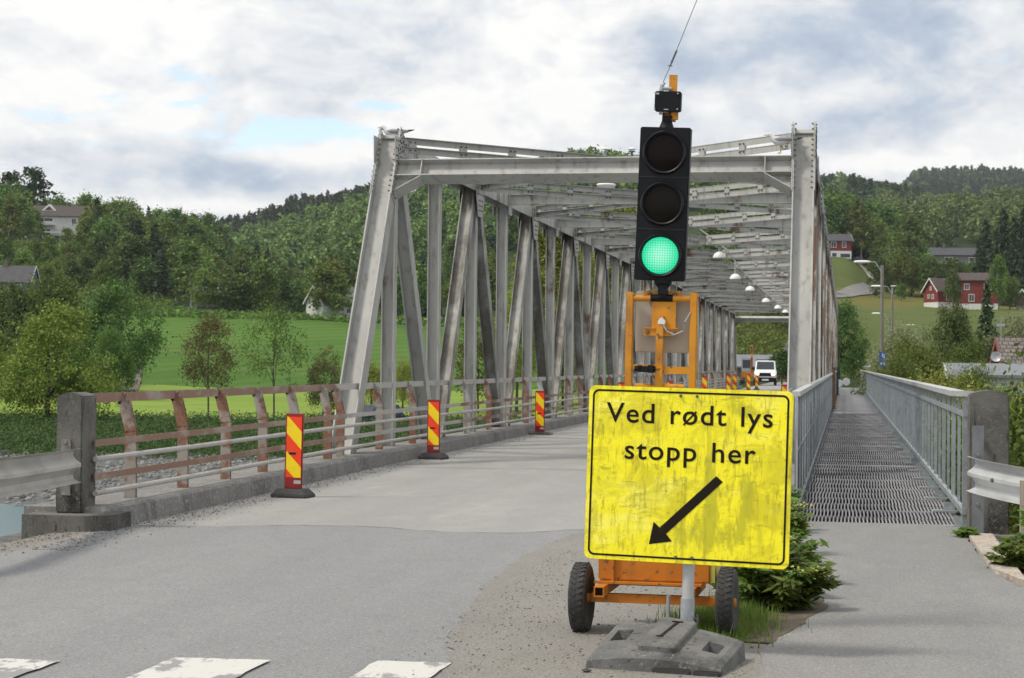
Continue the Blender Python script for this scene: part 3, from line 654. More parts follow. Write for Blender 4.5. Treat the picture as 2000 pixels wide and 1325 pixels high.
near_tree(T_WHITE, 1100, 141, 645, 'pale leaved bush behind the farther truss diagonals', 'bush', name='broadleaf_bush', wide=.8)
near_tree(T_DKBIG, 1640, 158, 588, 'dark green tree filling the gap right of the truss beyond the footbridge', wide=.62)
near_tree(T_DKBIG, 1668, 170, 655, 'lower dark tree beside the lamp post at the end of the footbridge', wide=.55)
near_tree(T_WILLOW, 1612, 190, 640, 'dark bush right behind the far truss end', wide=.5)
near_tree(T_WHITE, 1758, 128, 628, 'pale wind-blown willow behind the wooden lamp posts', name='willow_tree', wide=.9)
near_tree(T_WILLOW, 1800, 104, 655, 'broad grey green tree beside the blue footpath sign', wide=.75)
near_tree(T_WILLOW, 1880, 118, 660, 'green tree in front of the grey flat roof', wide=.62)
near_tree(T_DKBIG, 1868, 175, 594, 'large green tree below the red house', wide=.62)
near_tree(T_BUSHL, 1840, 92, 720, 'bush right of the footbridge railing end', 'bush', name='broadleaf_bush', wide=1.0)
near_tree(T_WILLOW, 1765, 98, 690, 'olive tree beside the lamp posts', wide=.5)
near_tree(T_WHITE, 2003, 118, 612, 'white flowering tree at the right picture edge behind the tiled roof', name='flowering_tree', wide=.9)
near_tree(T_BUSHL, 1985, 62, 752, 'yellow green bush in front of the white house', 'bush', name='broadleaf_bush', wide=.8)
near_tree(T_BUSHL, 1900, 60, 765, 'dark green bush behind the right concrete post', 'bush', name='broadleaf_bush', wide=.8)
near_tree(T_WILLOW, 1893, 97, 712, 'bush hiding the left half of the grey roofed shed', 'bush', name='broadleaf_bush', wide=.75)
near_tree(T_WILLOW, 1935, 78, 752, 'dense bush in front of the grey roofed shed', 'bush', name='broadleaf_bush', wide=.8)
def right_tree(kind, px, Y, H, label, name=None, wide=1., group=None):
    pr = {'d': MIDB, 'm': MIDM, 'b': MIDBI, 's': SPR, 'p': PINE}[kind]
    return plant(name or {'d': 'broadleaf_tree', 'm': 'broadleaf_tree', 'b': 'birch_tree', 's': 'spruce_tree', 'p': 'pine_tree'}[kind], rs.choice(pr), place_px(px, Y), Y, H, label, 'tree', group, None, None, wide, rs)
right_tree('s', 1927, 168, 10.5, 'small dark spruce below the red house among the town gardens', wide=.75)
right_tree('d', 1862, 402, 8.6, 'columnar dark tree in front of the red house annex', wide=.6)
right_tree('m', 1950, 398, 11.5, 'slim tree at the right corner of the red house', wide=.55); right_tree('d', 1972, 402, 7, 'low dark tree right of the red house')
right_tree('d', 1722, 452, 9, 'dark tree at the bend of the hill road', wide=.9)
right_tree('b', 1681, 545, 19, 'tall birch with pale forked trunk above the red hillside house', wide=1.2)
for i, (px, Y, H) in enumerate([(1912, 455, 16), (1925, 462, 20), (1945, 452, 18), (1960, 458, 23), (1980, 455, 21), (1998, 460, 24), (2015, 455, 22), (1972, 448, 17), (1990, 446, 16), (1936, 470, 15)]):
    right_tree('s', px, Y, H, 'tall dark spruce in the dense clump at the right edge above the red house', group='spruces of the clump above the red house', wide=.95)
for px, Y, H, k in [(1745, 480, 11, 'd'), (1762, 470, 12, 'm'), (1780, 478, 12, 'd'), (1800, 472, 10, 'd'), (1818, 468, 10, 'd'), (1838, 475, 9, 'm'), (1858, 470, 10, 'd'), (1878, 474, 9, 'd'), (1898, 472, 9, 'm'), (1752, 510, 14, 'm'), (1775, 505, 14, 'd'), (1792, 508, 12, 'm'), (1770, 545, 17, 'd'), (1740, 540, 12, 'd'), (1790, 552, 15, 'm'), (1830, 466, 8, 'd'), (1850, 482, 8, 'm'), (1808, 490, 10, 'm'), (1735, 498, 10, 'd')]:
    right_tree(k, px, Y, H, 'leafy garden tree in the dark belt below the long roof', group='trees of the dark belt below the long roof')
for px, Y, H, k in [(1618, 545, 16, 'd'), (1640, 552, 18, 'd'), (1660, 556, 17, 'm'), (1625, 575, 20, 'd'), (1650, 580, 20, 'd'), (1700, 560, 18, 'd'), (1715, 552, 15, 'm'), (1730, 565, 18, 'd'), (1750, 570, 17, 'd'), (1700, 580, 20, 'd'), (1600, 556, 17, 'd'), (1722, 540, 11, 'm')]:
    right_tree(k, px, Y, H, 'tall leafy tree behind the small red hillside house', group='trees behind the small red hillside house')
for px, Y, H, k in [(1700, 520, 5, 'm'), (1760, 440, 4, 'd'), (1605, 440, 6, 'd')]:
    right_tree(k, px, Y, H, 'low bush beside the hill road', group='bushes beside the hill road', name='broadleaf_bush')
for px, Y, H, k in [(1445, 245, 9, 'd'), (1462, 262, 10, 'd'), (1480, 255, 9, 'm'), (1500, 268, 10, 'd'), (1520, 260, 9, 'd'), (1455, 285, 11, 'm'), (1490, 290, 12, 'd'), (1515, 295, 12, 'd'), (1440, 300, 12, 'd'), (1540, 285, 11, 'd'), (1470, 320, 13, 'm'), (1500, 330, 13, 'd'), (1530, 335, 14, 'd'), (1420, 270, 10, 'd'), (1440, 345, 14, 'd'), (1560, 300, 10, 'd'), (1405, 310, 12, 'd'), (1420, 350, 14, 'm'), (1550, 350, 13, 'd')]:
    right_tree(k, px, Y, H, 'dark hillside tree framed by the far end of the truss', group='hillside trees framed by the far truss end')
for px, Y, H in [(1528, 158, 3.0), (1546, 160, 3.2)]:
    right_tree('d', px, Y, H, 'dark hedge bush right of the white van', name='broadleaf_bush', group='hedge bushes beside the white van', wide=1.2)
# scrub on the far bank: ground cover
def scrub(name, label, mat, n, fx, size, seed, hmul=1.):
    rng = np.random.default_rng(seed); X, Y = fx(rng, n); Z = height(X, Y); P = np.stack([X, Y, Z], 1)
    k = 7; P = np.repeat(P, k, 0); hh = rng.uniform(0, 1, len(P))*np.repeat(rng.uniform(.4, 1.3, n), k)*hmul; P[:, 2] += hh*1.0
    P[:, :2] += rng.normal(size=(len(P), 2))*.35*hmul; Nn = unit(rng.normal(size=P.shape)*.8+np.array([0, -.3, .5]))
    V, Q = leaf_quads(P, Nn, size*rng.uniform(.6, 1.4, len(P)), rng, .4)
    return tag(link(name, np_mesh(name, V, Q), mat), label, 'undergrowth', kind='stuff')
scrub('undergrowth', 'dense dark green scrub on the far river bank left of the bridge', M_leaf('bank_scrub', ((.026, .058, .012), (.05, .10, .02), (.09, .145, .032)), .25, .3), 60000,
      lambda r, n: (r.uniform(-62, -12, n), r.triangular(89, 108, 119, n)), .085, 21, .85)
scrub('undergrowth', 'yellow green weeds on the far bank under the truss', M_leaf('bank_weeds', ((.07, .09, .02), (.12, .14, .03), (.20, .19, .05)), .25, .3), 7000,
      lambda r, n: (r.uniform(-36, -9, n), r.uniform(106, 124, n)), .12, 22, .6)
scrub('undergrowth', 'shrubby ground cover on the left hillside below the white house', LEAF_MD, 7000,
      lambda r, n: (lambda px, Y: (np.tan(np.arctan2(px-1000, 3600)-YAW)*Y, Y))(r.uniform(-80, 330, n), r.uniform(335, 470, n)), .5, 23, 2.2)
scrub('undergrowth', 'green verge of tall weeds along the top edge of the field', LEAF_MD, 1500,
      lambda r, n: (lambda px, Y: (np.tan(np.arctan2(px-1000, 3600)-YAW)*Y, Y))(r.uniform(230, 1200, n), r.uniform(331, 344, n)), .45, 24, 1.3)
scrub('undergrowth', 'leafy slope growth beyond the far bridge end', LEAF_MD, 1800,
      lambda r, n: (lambda px, Y: (np.tan(np.arctan2(px-1000, 3600)-YAW)*Y, Y))(r.uniform(1400, 1590, n), r.uniform(188, 260, n)), .25, 25, .7)
# river stones
rng = np.random.default_rng(8); n = 22000
X = rng.uniform(-66, -9, n); Y = 66+38*rng.uniform(0, 1, n); Z = height(X, Y); sz = rng.uniform(.04, .11, n)*rng.choice([1, 1, 1, 1.7, 2.6], n)
base = np.array([(1, 0, 0), (0, 1, 0), (-1, 0, 0), (0, -1, 0), (0, 0, .7), (.0, 0, -.6)], float)
V = base[None]*sz[:, None, None]*rng.uniform(.6, 1.3, (n, 6, 3)); a = rng.uniform(0, 6.28, n)
Vx = V[..., 0]*np.cos(a)[:, None]-V[..., 1]*np.sin(a)[:, None]; Vy = V[..., 0]*np.sin(a)[:, None]+V[..., 1]*np.cos(a)[:, None]
V = np.stack([Vx+X[:, None], Vy+Y[:, None], V[..., 2]+Z[:, None]], -1).reshape(-1, 3)
F = np.array([(0, 1, 4), (1, 2, 4), (2, 3, 4), (3, 0, 4), (1, 0, 5), (2, 1, 5), (3, 2, 5), (0, 3, 5)]); Q = (F[None]+np.arange(n)[:, None, None]*6).reshape(-1, 3)
t = MT('river_stone', .85); gi = t.n('ShaderNodeNewGeometry'); t.col(t.mix(gi.outputs['Random Per Island'], (.085, .09, .09), (.25, .25, .24)))
tag(link('gravel', np_mesh('gravel', V, Q), t.m), 'grey stones lying on the river gravel bar', 'stones', kind='stuff')

# ------------------------------------------------------------------ buildings
ROOF_DK = M('dark_slate_roof', (.045, .045, .052), .7, 0, [(1.5, (.065, .062, .066), .4, .7)])
ROOF_BR = M('brown_tile_roof', (.06, .045, .042), .8, 0, [(1.5, (.08, .062, .056), .4, .7)])
ROOF_GR = M('grey_metal_roof', (.20, .215, .23), .5, .2, [(1, (.155, .17, .185), .4, .7)])
WALL_W = M('white_board_wall', (.58, .58, .57), .7, 0, [(2, (.50, .50, .49), .4, .7)])
WALL_R = M('falu_red_wall', (.21, .030, .024), .75, 0, [(1.2, (.16, .025, .02), .4, .7)])
WALL_B = M('blue_board_wall', (.09, .13, .24), .7)
WALL_G = M('grey_weathered_wall', (.20, .20, .19), .8, 0, [(2, (.14, .14, .13), .4, .7)])
GLASS = M('dark_window_glass', (.03, .035, .045), .08)
def house(name, label, X, Y, z, rz, w, d, h, rh, wall, roof, trim=None, wins=(), gwins=(), cat='house', found=None, over=.45, chim=None, axis='x', doors=()):
    """ridge along local x; front wall faces local -y. wins: (x, z, w, h) on the front; gwins on the gable x=-w/2"""
    trim = trim or WHITE; t = thing(name, label, cat, (X, Y, z), rz)
    m = MB(); hw, hd = w/2, d/2
    fh = .3 if found else 0.
    m.add([(-hw, -hd, fh), (hw, -hd, fh), (hw, hd, fh), (-hw, hd, fh), (-hw, -hd, h), (hw, -hd, h), (hw, hd, h), (-hw, hd, h), (-hw, 0, h+rh), (hw, 0, h+rh)],
          [(0, 1, 5, 4), (2, 3, 7, 6), (3, 0, 4, 8, 7), (1, 2, 6, 9, 5)]); m.build('wall', wall, t)
    if found or True:
        m = MB(); m.box((0, 0, fh/2-1.), (w-.06, d-.06, fh+2.)); m.build('foundation', found or CONC, t)
    m = MB(); s = rh/hd; ow = hw+over; oy = hd+over
    for sg in (-1, 1):
        a = [(-ow, sg*oy, h-over*s+.05), (ow, sg*oy, h-over*s+.05), (ow, 0, h+rh+.05), (-ow, 0, h+rh+.05)]
        m.prism(a, (0, 0, .16))
    rf = m.build('roof', roof, t)
    if chim:
        m = MB(); m.box((chim[0], chim[1], h+rh+.45), (.7, .7, 1.5)); m.build('chimney', CONC, rf)
    for sx in (-1, 1):
        m = MB()
        for sg in (-1, 1):
            x = sx*(ow+.03); m.prism([(x-.02, sg*oy, h-over*s-.12), (x-.02, 0, h+rh-.12), (x-.02, 0, h+rh+.26), (x-.02, sg*oy, h-over*s+.26)], (.04, 0, 0))
        m.build('bargeboard', trim, t)
    def win(c, ww, wh, nrm):
        f = MB(); p = MB()
        for dx, dz, a, b in ((0, wh/2, ww+.2, .14), (0, -wh/2, ww+.2, .14), (-ww/2, 0, .12, wh), (ww/2, 0, .12, wh), (0, 0, .07, wh)):
            if nrm == 'y': f.box((c[0]+dx, c[1]-.03, c[2]+dz), (a, .08, b))
            else: f.box((c[0]-.03, c[1]+dx, c[2]+dz), (.08, a, b))
        p.box((c[0], c[1]-.012, c[2]) if nrm == 'y' else (c[0]-.012, c[1], c[2]), (ww, .03, wh) if nrm == 'y' else (.03, ww, wh))
        fo = f.build('window', trim, t); p.build('pane', GLASS, fo)
    for x, zz, ww, wh in wins: win((x, -hd, zz), ww, wh, 'y')
    for y, zz, ww, wh in gwins: win((-hw, y, zz), ww, wh, 'x')
    for x, ww, wh in doors:
        m = MB(); m.box((x, -hd-.02, fh+wh/2), (ww, .06, wh)); m.build('door', trim, t)
    return t
def hp(px, Y, py=None):
    X = place_px(px, Y); return X, (hz(X, Y) if py is None else at(px, py, Y).z)
# white hillside house, left
x, z = hp(112, 488, 463); W1 = house('white_house', 'white two storey house with brown roof and balcony high on the left hillside', x, 488, z, YAW*.7+R(6), 16, 9, 5.6, 3.0, WALL_W, ROOF_BR,
   wins=((-3.4, 4.1, 5.2, 1.7), (5.0, 4.1, 1.2, 1.6), (6.8, 4.1, 1.2, 1.6), (-6, 1.3, 1.4, 1.3), (-2.6, 1.2, 2.4, 1.4)), chim=(3, 0))
m = MB(); m.prism([(-4.5, -2.4, 7.1), (-.1, -2.4, 7.1), (-2.3, -2.4, 9.1)], (0, 2.3, 0)); m.build('dormer', WHITE, W1)
m = MB(); m.prism([(-3.5, -2.46, 7.35), (-1.1, -2.46, 7.35), (-2.3, -2.46, 8.45)], (0, .05, 0)); m.build('dormer_window', GLASS, W1)
m = MB(); m.box((-3.4, -5.3, 3.0), (6.4, 1.6, .2)); m.box((-3.4, -6.05, 3.5), (6.4, .1, .9)); m.build('balcony', WALL_W, W1)
m = MB(); m.box((-2, -6.0, .9), (13, .25, .5)); 
for i in range(6): m.box((-8+i*2.4, -6.0, -.1), (.35, .3, 1.6))
m.build('arcade', WALL_W, W1)
x, z = hp(34, 332, 578); house('blue_house', 'small blue house with dark roof half hidden by trees at the left edge', x, 332, z, YAW*.8, 6.4, 6, 2.6, 3.0, WALL_B, ROOF_DK, wins=((.3, 1.5, 1.0, 1.0), (1.2, 1.5, .8, 1.0)), over=.3, chim=(-2.4, 0), found=WALL_B)
x, z = hp(655, 341, 622); house('white_barn', 'weathered white barn with grey roof at the top of the field', x, 341, z, YAW+R(38), 9.5, 6, 3.0, 2.9, WALL_W, ROOF_GR, wins=((1, 1.4, .9, .9),), gwins=((0, 3.4, .8, 1.0),), cat='barn', trim=WALL_W)
x, z = hp(427, 350, 600); house('grey_shed', 'low grey shed with pale roof among trees at the top of the field', x, 350, z, YAW, 9, 5, 2.4, 1.4, WALL_G, ROOF_GR, wins=((2.6, 1.2, .9, .9),), cat='shed', trim=WALL_G)
# right
x, z = hp(1912, 411, 597); house('red_house', 'red two storey house with brown roof above the meadow', x, 411, z, YAW-R(14), 8.2, 7.5, 5.3, 1.6, WALL_R, ROOF_BR, wins=((-2.6, 3.9, 1.0, 1.2), (2.0, 3.9, 2.0, 1.2), (-1.6, 1.5, 1.1, 1.5)), found=WHITE)
x, z = hp(1843, 412, 594); house('red_annex', 'low red annex with white edged gable left of the red house', x, 412, z, YAW-R(14)+R(34), 6.6, 5.6, 2.8, 2.6, WALL_R, ROOF_BR, wins=((-.4, 1.5, 1.6, 1.5),), gwins=((-.8, 1.5, .7, .9), (.8, 1.6, .8, .7), (0, 3.3, .5, .7)), found=WHITE)
x, z = hp(1624, 521, 507); house('hillside_house', 'small red house with white basement and dark roof on the hill beside the truss', x, 521, z, YAW, 9.5, 7, 5.0, 1.9, WALL_R, ROOF_DK, wins=((-.2, 3.9, 1.4, 1.5), (2.7, 3.9, 1.0, 1.5)), chim=(-2, 0))
o = [c for c in bpy.data.objects if c.name.startswith('hillside_house')][0]
m = MB(); m.box((0, -3.52, 1.05), (9.5, .1, 2.2)); m.build('basement_wall', WHITE, o)
m = MB(); m.box((.0, -3.6, 1.1), (1.2, .06, .9)); m.box((3.0, -3.6, .9), (2.6, .06, 1.0)); m.build('basement_window', GLASS, o)
x, z = hp(1868, 522, 521); house('long_house', 'long low house with dark slate roof above the garden trees', x, 522, z, YAW-R(4), 15.5, 9, 2.9, 2.1, WALL_G, ROOF_DK, wins=((4, 1.6, 3.0, 1.3), (-3, 1.6, 2.2, 1.3)), chim=(-3.5, 0))
x, z = hp(2004, 408, 598); house('garden_cabin', 'small dark cabin with white gable trim at the right edge beside the red house', x, 408, z, R(60), 3.2, 3.2, 1.6, 1.8, M('dark_stained_wall', (.05, .035, .03), .8), ROOF_DK, cat='cabin')
# white tiled house close on the right
t = MT('red_grey_roof_tiles', .8); br = t.n('ShaderNodeTexBrick'); mp = t.n('ShaderNodeMapping'); t.l(t.tc.outputs['Object'], mp.inputs[0]); t.l(mp.outputs[0], br.inputs[0])
br.inputs['Color1'].default_value = (.20, .175, .155, 1); br.inputs['Color2'].default_value = (.13, .11, .10, 1); br.inputs['Mortar'].default_value = (.045, .04, .038, 1)
br.inputs['Scale'].default_value = 1.; br.inputs['Brick Width'].default_value = .34; br.inputs['Row Height'].default_value = .30; br.inputs['Mortar Size'].default_value = .03; t.col(br.outputs['Color']); TILE = t.m
x = place_px(1957, 112); zr = at(1955, 664, 108).z
WH = house('tiled_house', 'white boarded house with red edged tiled roof at the right', x+3.9, 113, zr-6.9, R(5), 7.6, 7.0, 4.3, 2.6, WALL_W, TILE, trim=M('red_trim', (.25, .075, .05), .7), wins=((2, 2.6, 1.2, 1.2),), over=.4)
x = place_px(1935, 104); zz = at(1930, 712, 104).z
house('grey_roofed_shed', 'low building with plain grey metal roof below the tiled house', x, 104, zz-4.0, YAW+R(-8), 4.4, 4.2, 3.3, .55, WALL_W, ROOF_GR, cat='shed', over=.3)
c = at(1945, 697, 106); D = thing('satellite_dish', 'pale round satellite dish on the gable of the tiled house', 'satellite dish', c)
m = MB(); m.lathe([(.02, .07), (.13, .05), (.22, .0), (.285, -.08), (.27, -.085), (.2, -.02), (.02, .03)], 20, (0, 0, 0), 'y'); m.build('dish', GALV_L, D, True)
m = MB(); m.tube([(0, 0, -.03), (0, -.3, -.06)], .012, 5); m.tube([(0, .05, 0), (.15, .4, -.1)], .025, 6); m.build('arm', GALV, D)
A = thing('roof_antenna', 'thin television antenna standing on the tiled roof', 'antenna', at(1955, 664, 108)); m = MB(); m.tube([(0, 0, -.4), (0, 0, 1.35)], .02, 5); m.build('mast', GALV, A)
m = MB(); m.bar((-.35, 0, 1.2), (.45, .1, 1.27), .02, .02)
for i in range(7): m.bar((-.3+i*.11, -.2, 1.2+i*.01), (-.3+i*.11, .2, 1.2+i*.01), .012, .012)
m.bar((-.25, 0, .85), (.2, 0, .85), .15, .02); m.build('aerial', GALV, A)
# beyond the far bridge end
x = place_px(1488, 186); house('grey_garage', 'long low garage with grey sheet roof behind the white van', x, 186, -.1, YAW*.2+R(-6), 5.6, 5, 1.55, 1.0, WALL_G, ROOF_GR, cat='garage')
x = place_px(1540, 176); house('red_gable_house', 'narrow red gable with white boards beside the right truss post', x+.9, 178, .2, R(95), 5, 2.6, 2.6, 2.5, WALL_R, ROOF_DK, gwins=(), cat='house', over=.25)

# hill road, footpath and far road
def ribbon(pts, w, dz=.12, sub=6):
    P = [Vector((place_px(a, b), b, 0)) for a, b in pts]; V = []; F = []; c = []
    for i in range(len(P)-1):
        for k in range(sub): c.append(P[i].lerp(P[i+1], k/sub))
    c.append(P[-1])
    for i, p in enumerate(c):
        d = (c[min(i+1, len(c)-1)]-c[max(i-1, 0)]).normalized(); nrm = Vector((-d.y, d.x, 0))
        for s in (-1, 0, 1):
            q = p+nrm*s*w/2; V.append((q.x, q.y, hz(q.x, q.y)+dz))
    for i in range(len(c)-1):
        for k in (0, 1): F.append((i*3+k, i*3+k+1, i*3+k+4, i*3+k+3))
    return V, F
FARROAD = M('far_road_asphalt', (.17, .17, .17), .9, 0, [(.3, (.22, .215, .20), .4, .7)])
V, F = ribbon([(1600, 424), (1640, 438), (1668, 452), (1692, 470), (1706, 486)], 5.5, .25); tag(link('road', np_mesh('road', V, F), FARROAD), kind='structure')
V, F = ribbon([(1715, 506), (1706, 516), (1692, 524), (1675, 530), (1655, 527)], 4.5, .3); tag(link('road', np_mesh('road', V, F), M('gravel_track', (.34, .32, .28), .95)), kind='structure')
V, F = ribbon([(243, 172), (250, 190), (257, 210), (262, 232)], 2.6, .12); tag(link('path', np_mesh('path', V, F), M('earth_track', (.12, .10, .075), .95)), kind='structure')
# ------------------------------------------------------------------ the truss bridge
XL, XR, YU1, PAN = -7.27, -.65, 28.99, 3.303
YN = lambda i: YU1+(i-1)*PAN
Y0, Y30 = 26.0, YN(29)+3.0
ZT, ZB = 5.045, -.28
BR = thing('truss_bridge', 'long grey steel truss bridge with rust stains carrying the road over the river', 'bridge', (XL, Y0, 0))
def bp(m, name, mat): return m.build(name, mat, BR, world=True)
brs = random.Random(9)
def bolts(m, P, nrm, r=.017):
    P = Vector(P); nrm = Vector(nrm).normalized(); t = Vector((0, 0, 1)) if abs(nrm.z) < .9 else Vector((0, 1, 0)); b = nrm.cross(t).normalized(); t = b.cross(nrm)
    vs = []
    for h, rr in ((0, r), (.016, r*.75)):
        for k in range(6): vs.append(P+nrm*h+(b*math.cos(k*1.0472)+t*math.sin(k*1.0472))*rr)
    m.add(vs, [(i, (i+1) % 6, 6+(i+1) % 6, 6+i) for i in range(6)]+[tuple(range(6, 12))])
for X in (XL, XR):
    sgn = 1 if X == XL else -1      # towards the road
    lo, hi = Vector((X, Y0, ZB)), Vector((X, YU1, ZT+.02))
    for a, b, nm in ((lo, hi, 'e'), (Vector((X, Y30, ZB)), Vector((X, YN(29), ZT+.02)), 'f')):
        m = MB(); d = (b-a).normalized(); m.isec(a, b+d*.20, (1, 0, 0), .33, .31, .022, .02); bp(m, 'end_post', STEEL if X == XL or nm == 'f' else STEEL)
    m = MB()
    m.isec((X, YU1, ZT), (X, YN(29), ZT), (1, 0, 0), .31, .26, .02, .02)
    m.box((X, (YU1+YN(29))/2, ZT+.134), (.27, YN(29)-YU1, .012)); bp(m, 'top_chord', STEEL_R)
    m = MB(); m.isec((X, Y0-.2, ZB), (X, Y30+.2, ZB), (1, 0, 0), .31, .34, .022, .02); bp(m, 'bottom_chord', STEEL_R)
    for i in range(1, 30):
        y = YN(i); m = MB(); odd = i % 2 == 1
        m.isec((X, y, ZB+.17), (X, y, ZT-.14), (1, 0, 0), .21, .20, .015, .013); bp(m, 'upright', STEEL if i < 3 and X == XL else (STEEL_R if X == XL else STEEL_RR))
        if odd:
            for j in (-1, 1):
                if (i == 1 and j == -1) or (i == 29 and j == 1): continue
                m = MB(); p1 = Vector((X, y+j*.16, ZT-.05)); p0 = Vector((X, y+j*(PAN-.14), ZB+.05))
                m.isec(p0, p1, (1, 0, 0), .235, .24, .016, .013); bp(m, 'diagonal', STEEL if i == 1 and X == XL else (STEEL_D if X == XL else STEEL_RR))
        # gusset plates on both faces of the chord
        m = MB(); rm = MB()
        for s in (-1, 1):
            gx = X+s*.172
            if odd:
                m.prism([(gx-.006, y-.42, ZT+.13), (gx-.006, y+.42, ZT+.13), (gx-.006, y+.40, ZT-.25), (gx-.006, y+.22, ZT-.62), (gx-.006, y-.22, ZT-.62), (gx-.006, y-.40, ZT-.25)], (.012, 0, 0))
            else:
                m.prism([(gx-.006, y-.22, ZT+.12), (gx-.006, y+.22, ZT+.12), (gx-.006, y+.18, ZT-.32), (gx-.006, y-.18, ZT-.32)], (.012, 0, 0))
            if i < 12 and odd:
                for yy in (-.34, -.22, -.08, .08, .22, .34):
                    for zz in (.06, -.06, -.18): bolts(rm, (gx+s*.006, y+yy, ZT+zz), (s, 0, 0))
                for yy in (-.14, 0, .14):
                    for zz in (-.3, -.4, -.5): bolts(rm, (gx+s*.006, y+yy, ZT+zz), (s, 0, 0))
        gp = bp(m, 'gusset_plate', STEEL if X == XL and i == 1 else STEEL_R)
        if rm.v: rm.build('rivets', BOLT, BR, world=True).parent = gp
    # tall connection plates on the end post faces with their rivet rows
    m = MB(); d = (hi-lo).normalized(); up_ = d
    for s in (-1, 1):
        gx = X+s*(.165+.008); nrm = Vector((0, -d.z, d.y))
        for (t0, t1, hw) in ((-1.05, .25, .165),):
            c0 = hi+d*t0; c1 = hi+d*t1
            m.prism([Vector((gx-.007, c0.y, c0.z))+nrm*hw, Vector((gx-.007, c0.y, c0.z))-nrm*hw, Vector((gx-.007, c1.y, c1.z))-nrm*hw, Vector((gx-.007, c1.y, c1.z))+nrm*hw], (.014, 0, 0))
    bp(m, 'connection_plate', STEEL)
    m = MB()
    for s in (-1, 1):
        for k in range(13):
            c = hi+d*(.20-k*.1)
            for o_ in (.13, .05, -.05):
                bolts(m, Vector((X+s*.181, c.y, c.z))+nrm*o_, (s, 0, 0), .019)
            if k % 1 == 0: bolts(m, Vector((X+s*(.165-.035), c.y, c.z))+nrm*.158, nrm, .018)
    bp(m, 'rivet_row', BOLT)
# portal beams, lying in the sloping plane of the end posts
for yy, dep, e_ in ((YU1, .31, -1), (YN(29), .30, 1)):
    dv = Vector((0, -e_*(YU1-Y0), ZT-ZB)).normalized(); nv = Vector((0, dv.z*e_, -dv.y*e_)); x0, x1 = XL+.17, XR-.17; xm = (x0+x1)/2
    c0 = Vector((0, yy, ZT))-dv*.505; P = lambda x, a, b: Vector((x, c0.y, c0.z))+dv*a+nv*b
    m = MB(); m.isec(P(x0, 0, 0), P(x1, 0, 0), dv, dep, .27, .016, .014)
    for xs_, sg in ((x0, 1), (x1, -1)):
        for q in (-1, 1): m.bar(P(xs_+sg*.42, -dep/2+.02, q*.07), P(xs_+sg*.42, dep/2-.02, q*.07), .014, .118, (1, 0, 0))
        m.prism([P(xs_, -dep/2, -.006), P(xs_+sg*.42, -dep/2, -.006), P(xs_, -dep/2-.29, -.006)], nv*.012)
        m.bar(P(xs_+sg*.43, -dep/2-.006, 0), P(xs_, -dep/2-.305, 0), .26, .014, nv)
    bp(m, 'portal_beam', STEEL)
# cross struts and crossed lateral braces
XC = (XL+XR)/2
for i in range(2, 29, 2):
    m = MB(); y = YN(i); m.isec((XL+.16, y, ZT+.02), (XR-.16, y, ZT+.02), (0, 0, 1), .22, .18, .014, .012); bp(m, 'cross_strut', STEEL_R)
def brace(pa, pb, mat):
    m = MB(); pa = Vector(pa); pb = Vector(pb); a = (pb-pa).normalized(); L_ = (pb-pa).length; side = a.cross(Vector((0, 0, 1)))
    for dz in (.075, -.075):
        o = Vector((0, 0, dz)); m.bar(pa+o, pb+o, .095, .012, (0, 0, 1)); 
        m.bar(pa+o+Vector((0, 0, .0535)), pb+o+Vector((0, 0, .0535)), .010, .085, (0, 0, 1), (0, .03))
    k = int(L_/.95); rm = MB()
    for j in range(k+1):
        c = pa+a*(L_*(j+.15)/(k+.3)); h = .20 if j in (0, k) else .085
        m.bar(c-a*.07-side*.014, c+a*.07-side*.014, h, .012, (0, 0, 1)); m.bar(c-a*.07+side*.014, c+a*.07+side*.014, h, .012, (0, 0, 1))
        for q in (-.045, .045):
            for dz in (-.065, .065):
                for s in (-1, 1): bolts(rm, c+a*q+Vector((0, 0, dz))+side*s*.0205, side*s, .019)
    lb_ = bp(m, 'lateral_brace', mat); rm.build('rivets', BOLT, BR, world=True).parent = lb_
for i in range(1, 30, 2):
    for j in (-1, 1):
        if not 2 <= i+j <= 28: continue
        for X in (XL, XR):
            s = 1 if X == XL else -1
            brace((X+s*.2, YN(i)+j*.12, ZT+.02), (XC-s*.10, YN(i+j)-j*.16, ZT+.02), STEEL if i == 1 else STEEL_R)
# deck, kerbs, abutments
m = MB(); m.box((XC, (17.2+Y30)/2, -.21), (6.9, Y30-17.2, .36)); 
for i in range(0, 30, 1): m.box((XC, YN(i), -.50), (6.9, .22, .24))
bp(m, 'bridge_deck', CONC)
def kerb_line(side):
    m = MB(); s = side; Ys = [15.9, 17, 19, 21, 23, 26, 40, 60, 80, 100, Y30] if s < 0 else [17.3, 26, 60, 100, Y30]
    prev = None
    def row(y):
        xi = np.interp(y, [15.9, 18, 26], [-6.62, -6.62, -6.80]) if s < 0 else -1.12
        xo = -7.42 if s < 0 else -.50
        d = -s*1.0
        return [(xo, y, -.03), (xo, y, .195), (xi+s*.06, y, .20), (xi+s*.012, y, .172), (xi, y, .11), (xi-s*.02, y, -.03)]
    rows = [row(y) for y in Ys]; nn = 6
    vs = [p for r in rows for p in r]; fs = []
    for i in range(len(rows)-1):
        for k in range(nn-1): fs.append((i*nn+k, i*nn+k+1, (i+1)*nn+k+1, (i+1)*nn+k))
    fs.append(tuple(range(nn))); fs.append(tuple(range((len(rows)-1)*nn, len(rows)*nn))[::-1]); m.add(vs, fs); bp(m, 'kerb', CONC_L)
kerb_line(-1); kerb_line(1)
m = MB(); m.box((XC+.6, 17.4, -2.8), (9.3, .9, 4.9)); m.box((XC+.6, Y30+.9, -2.8), (9.6, 1.2, 4.9)); m.box((-7.6, 15.7, -2.4), (1.1, 4.0, 4.4)); bp(m, 'abutment', CONC)

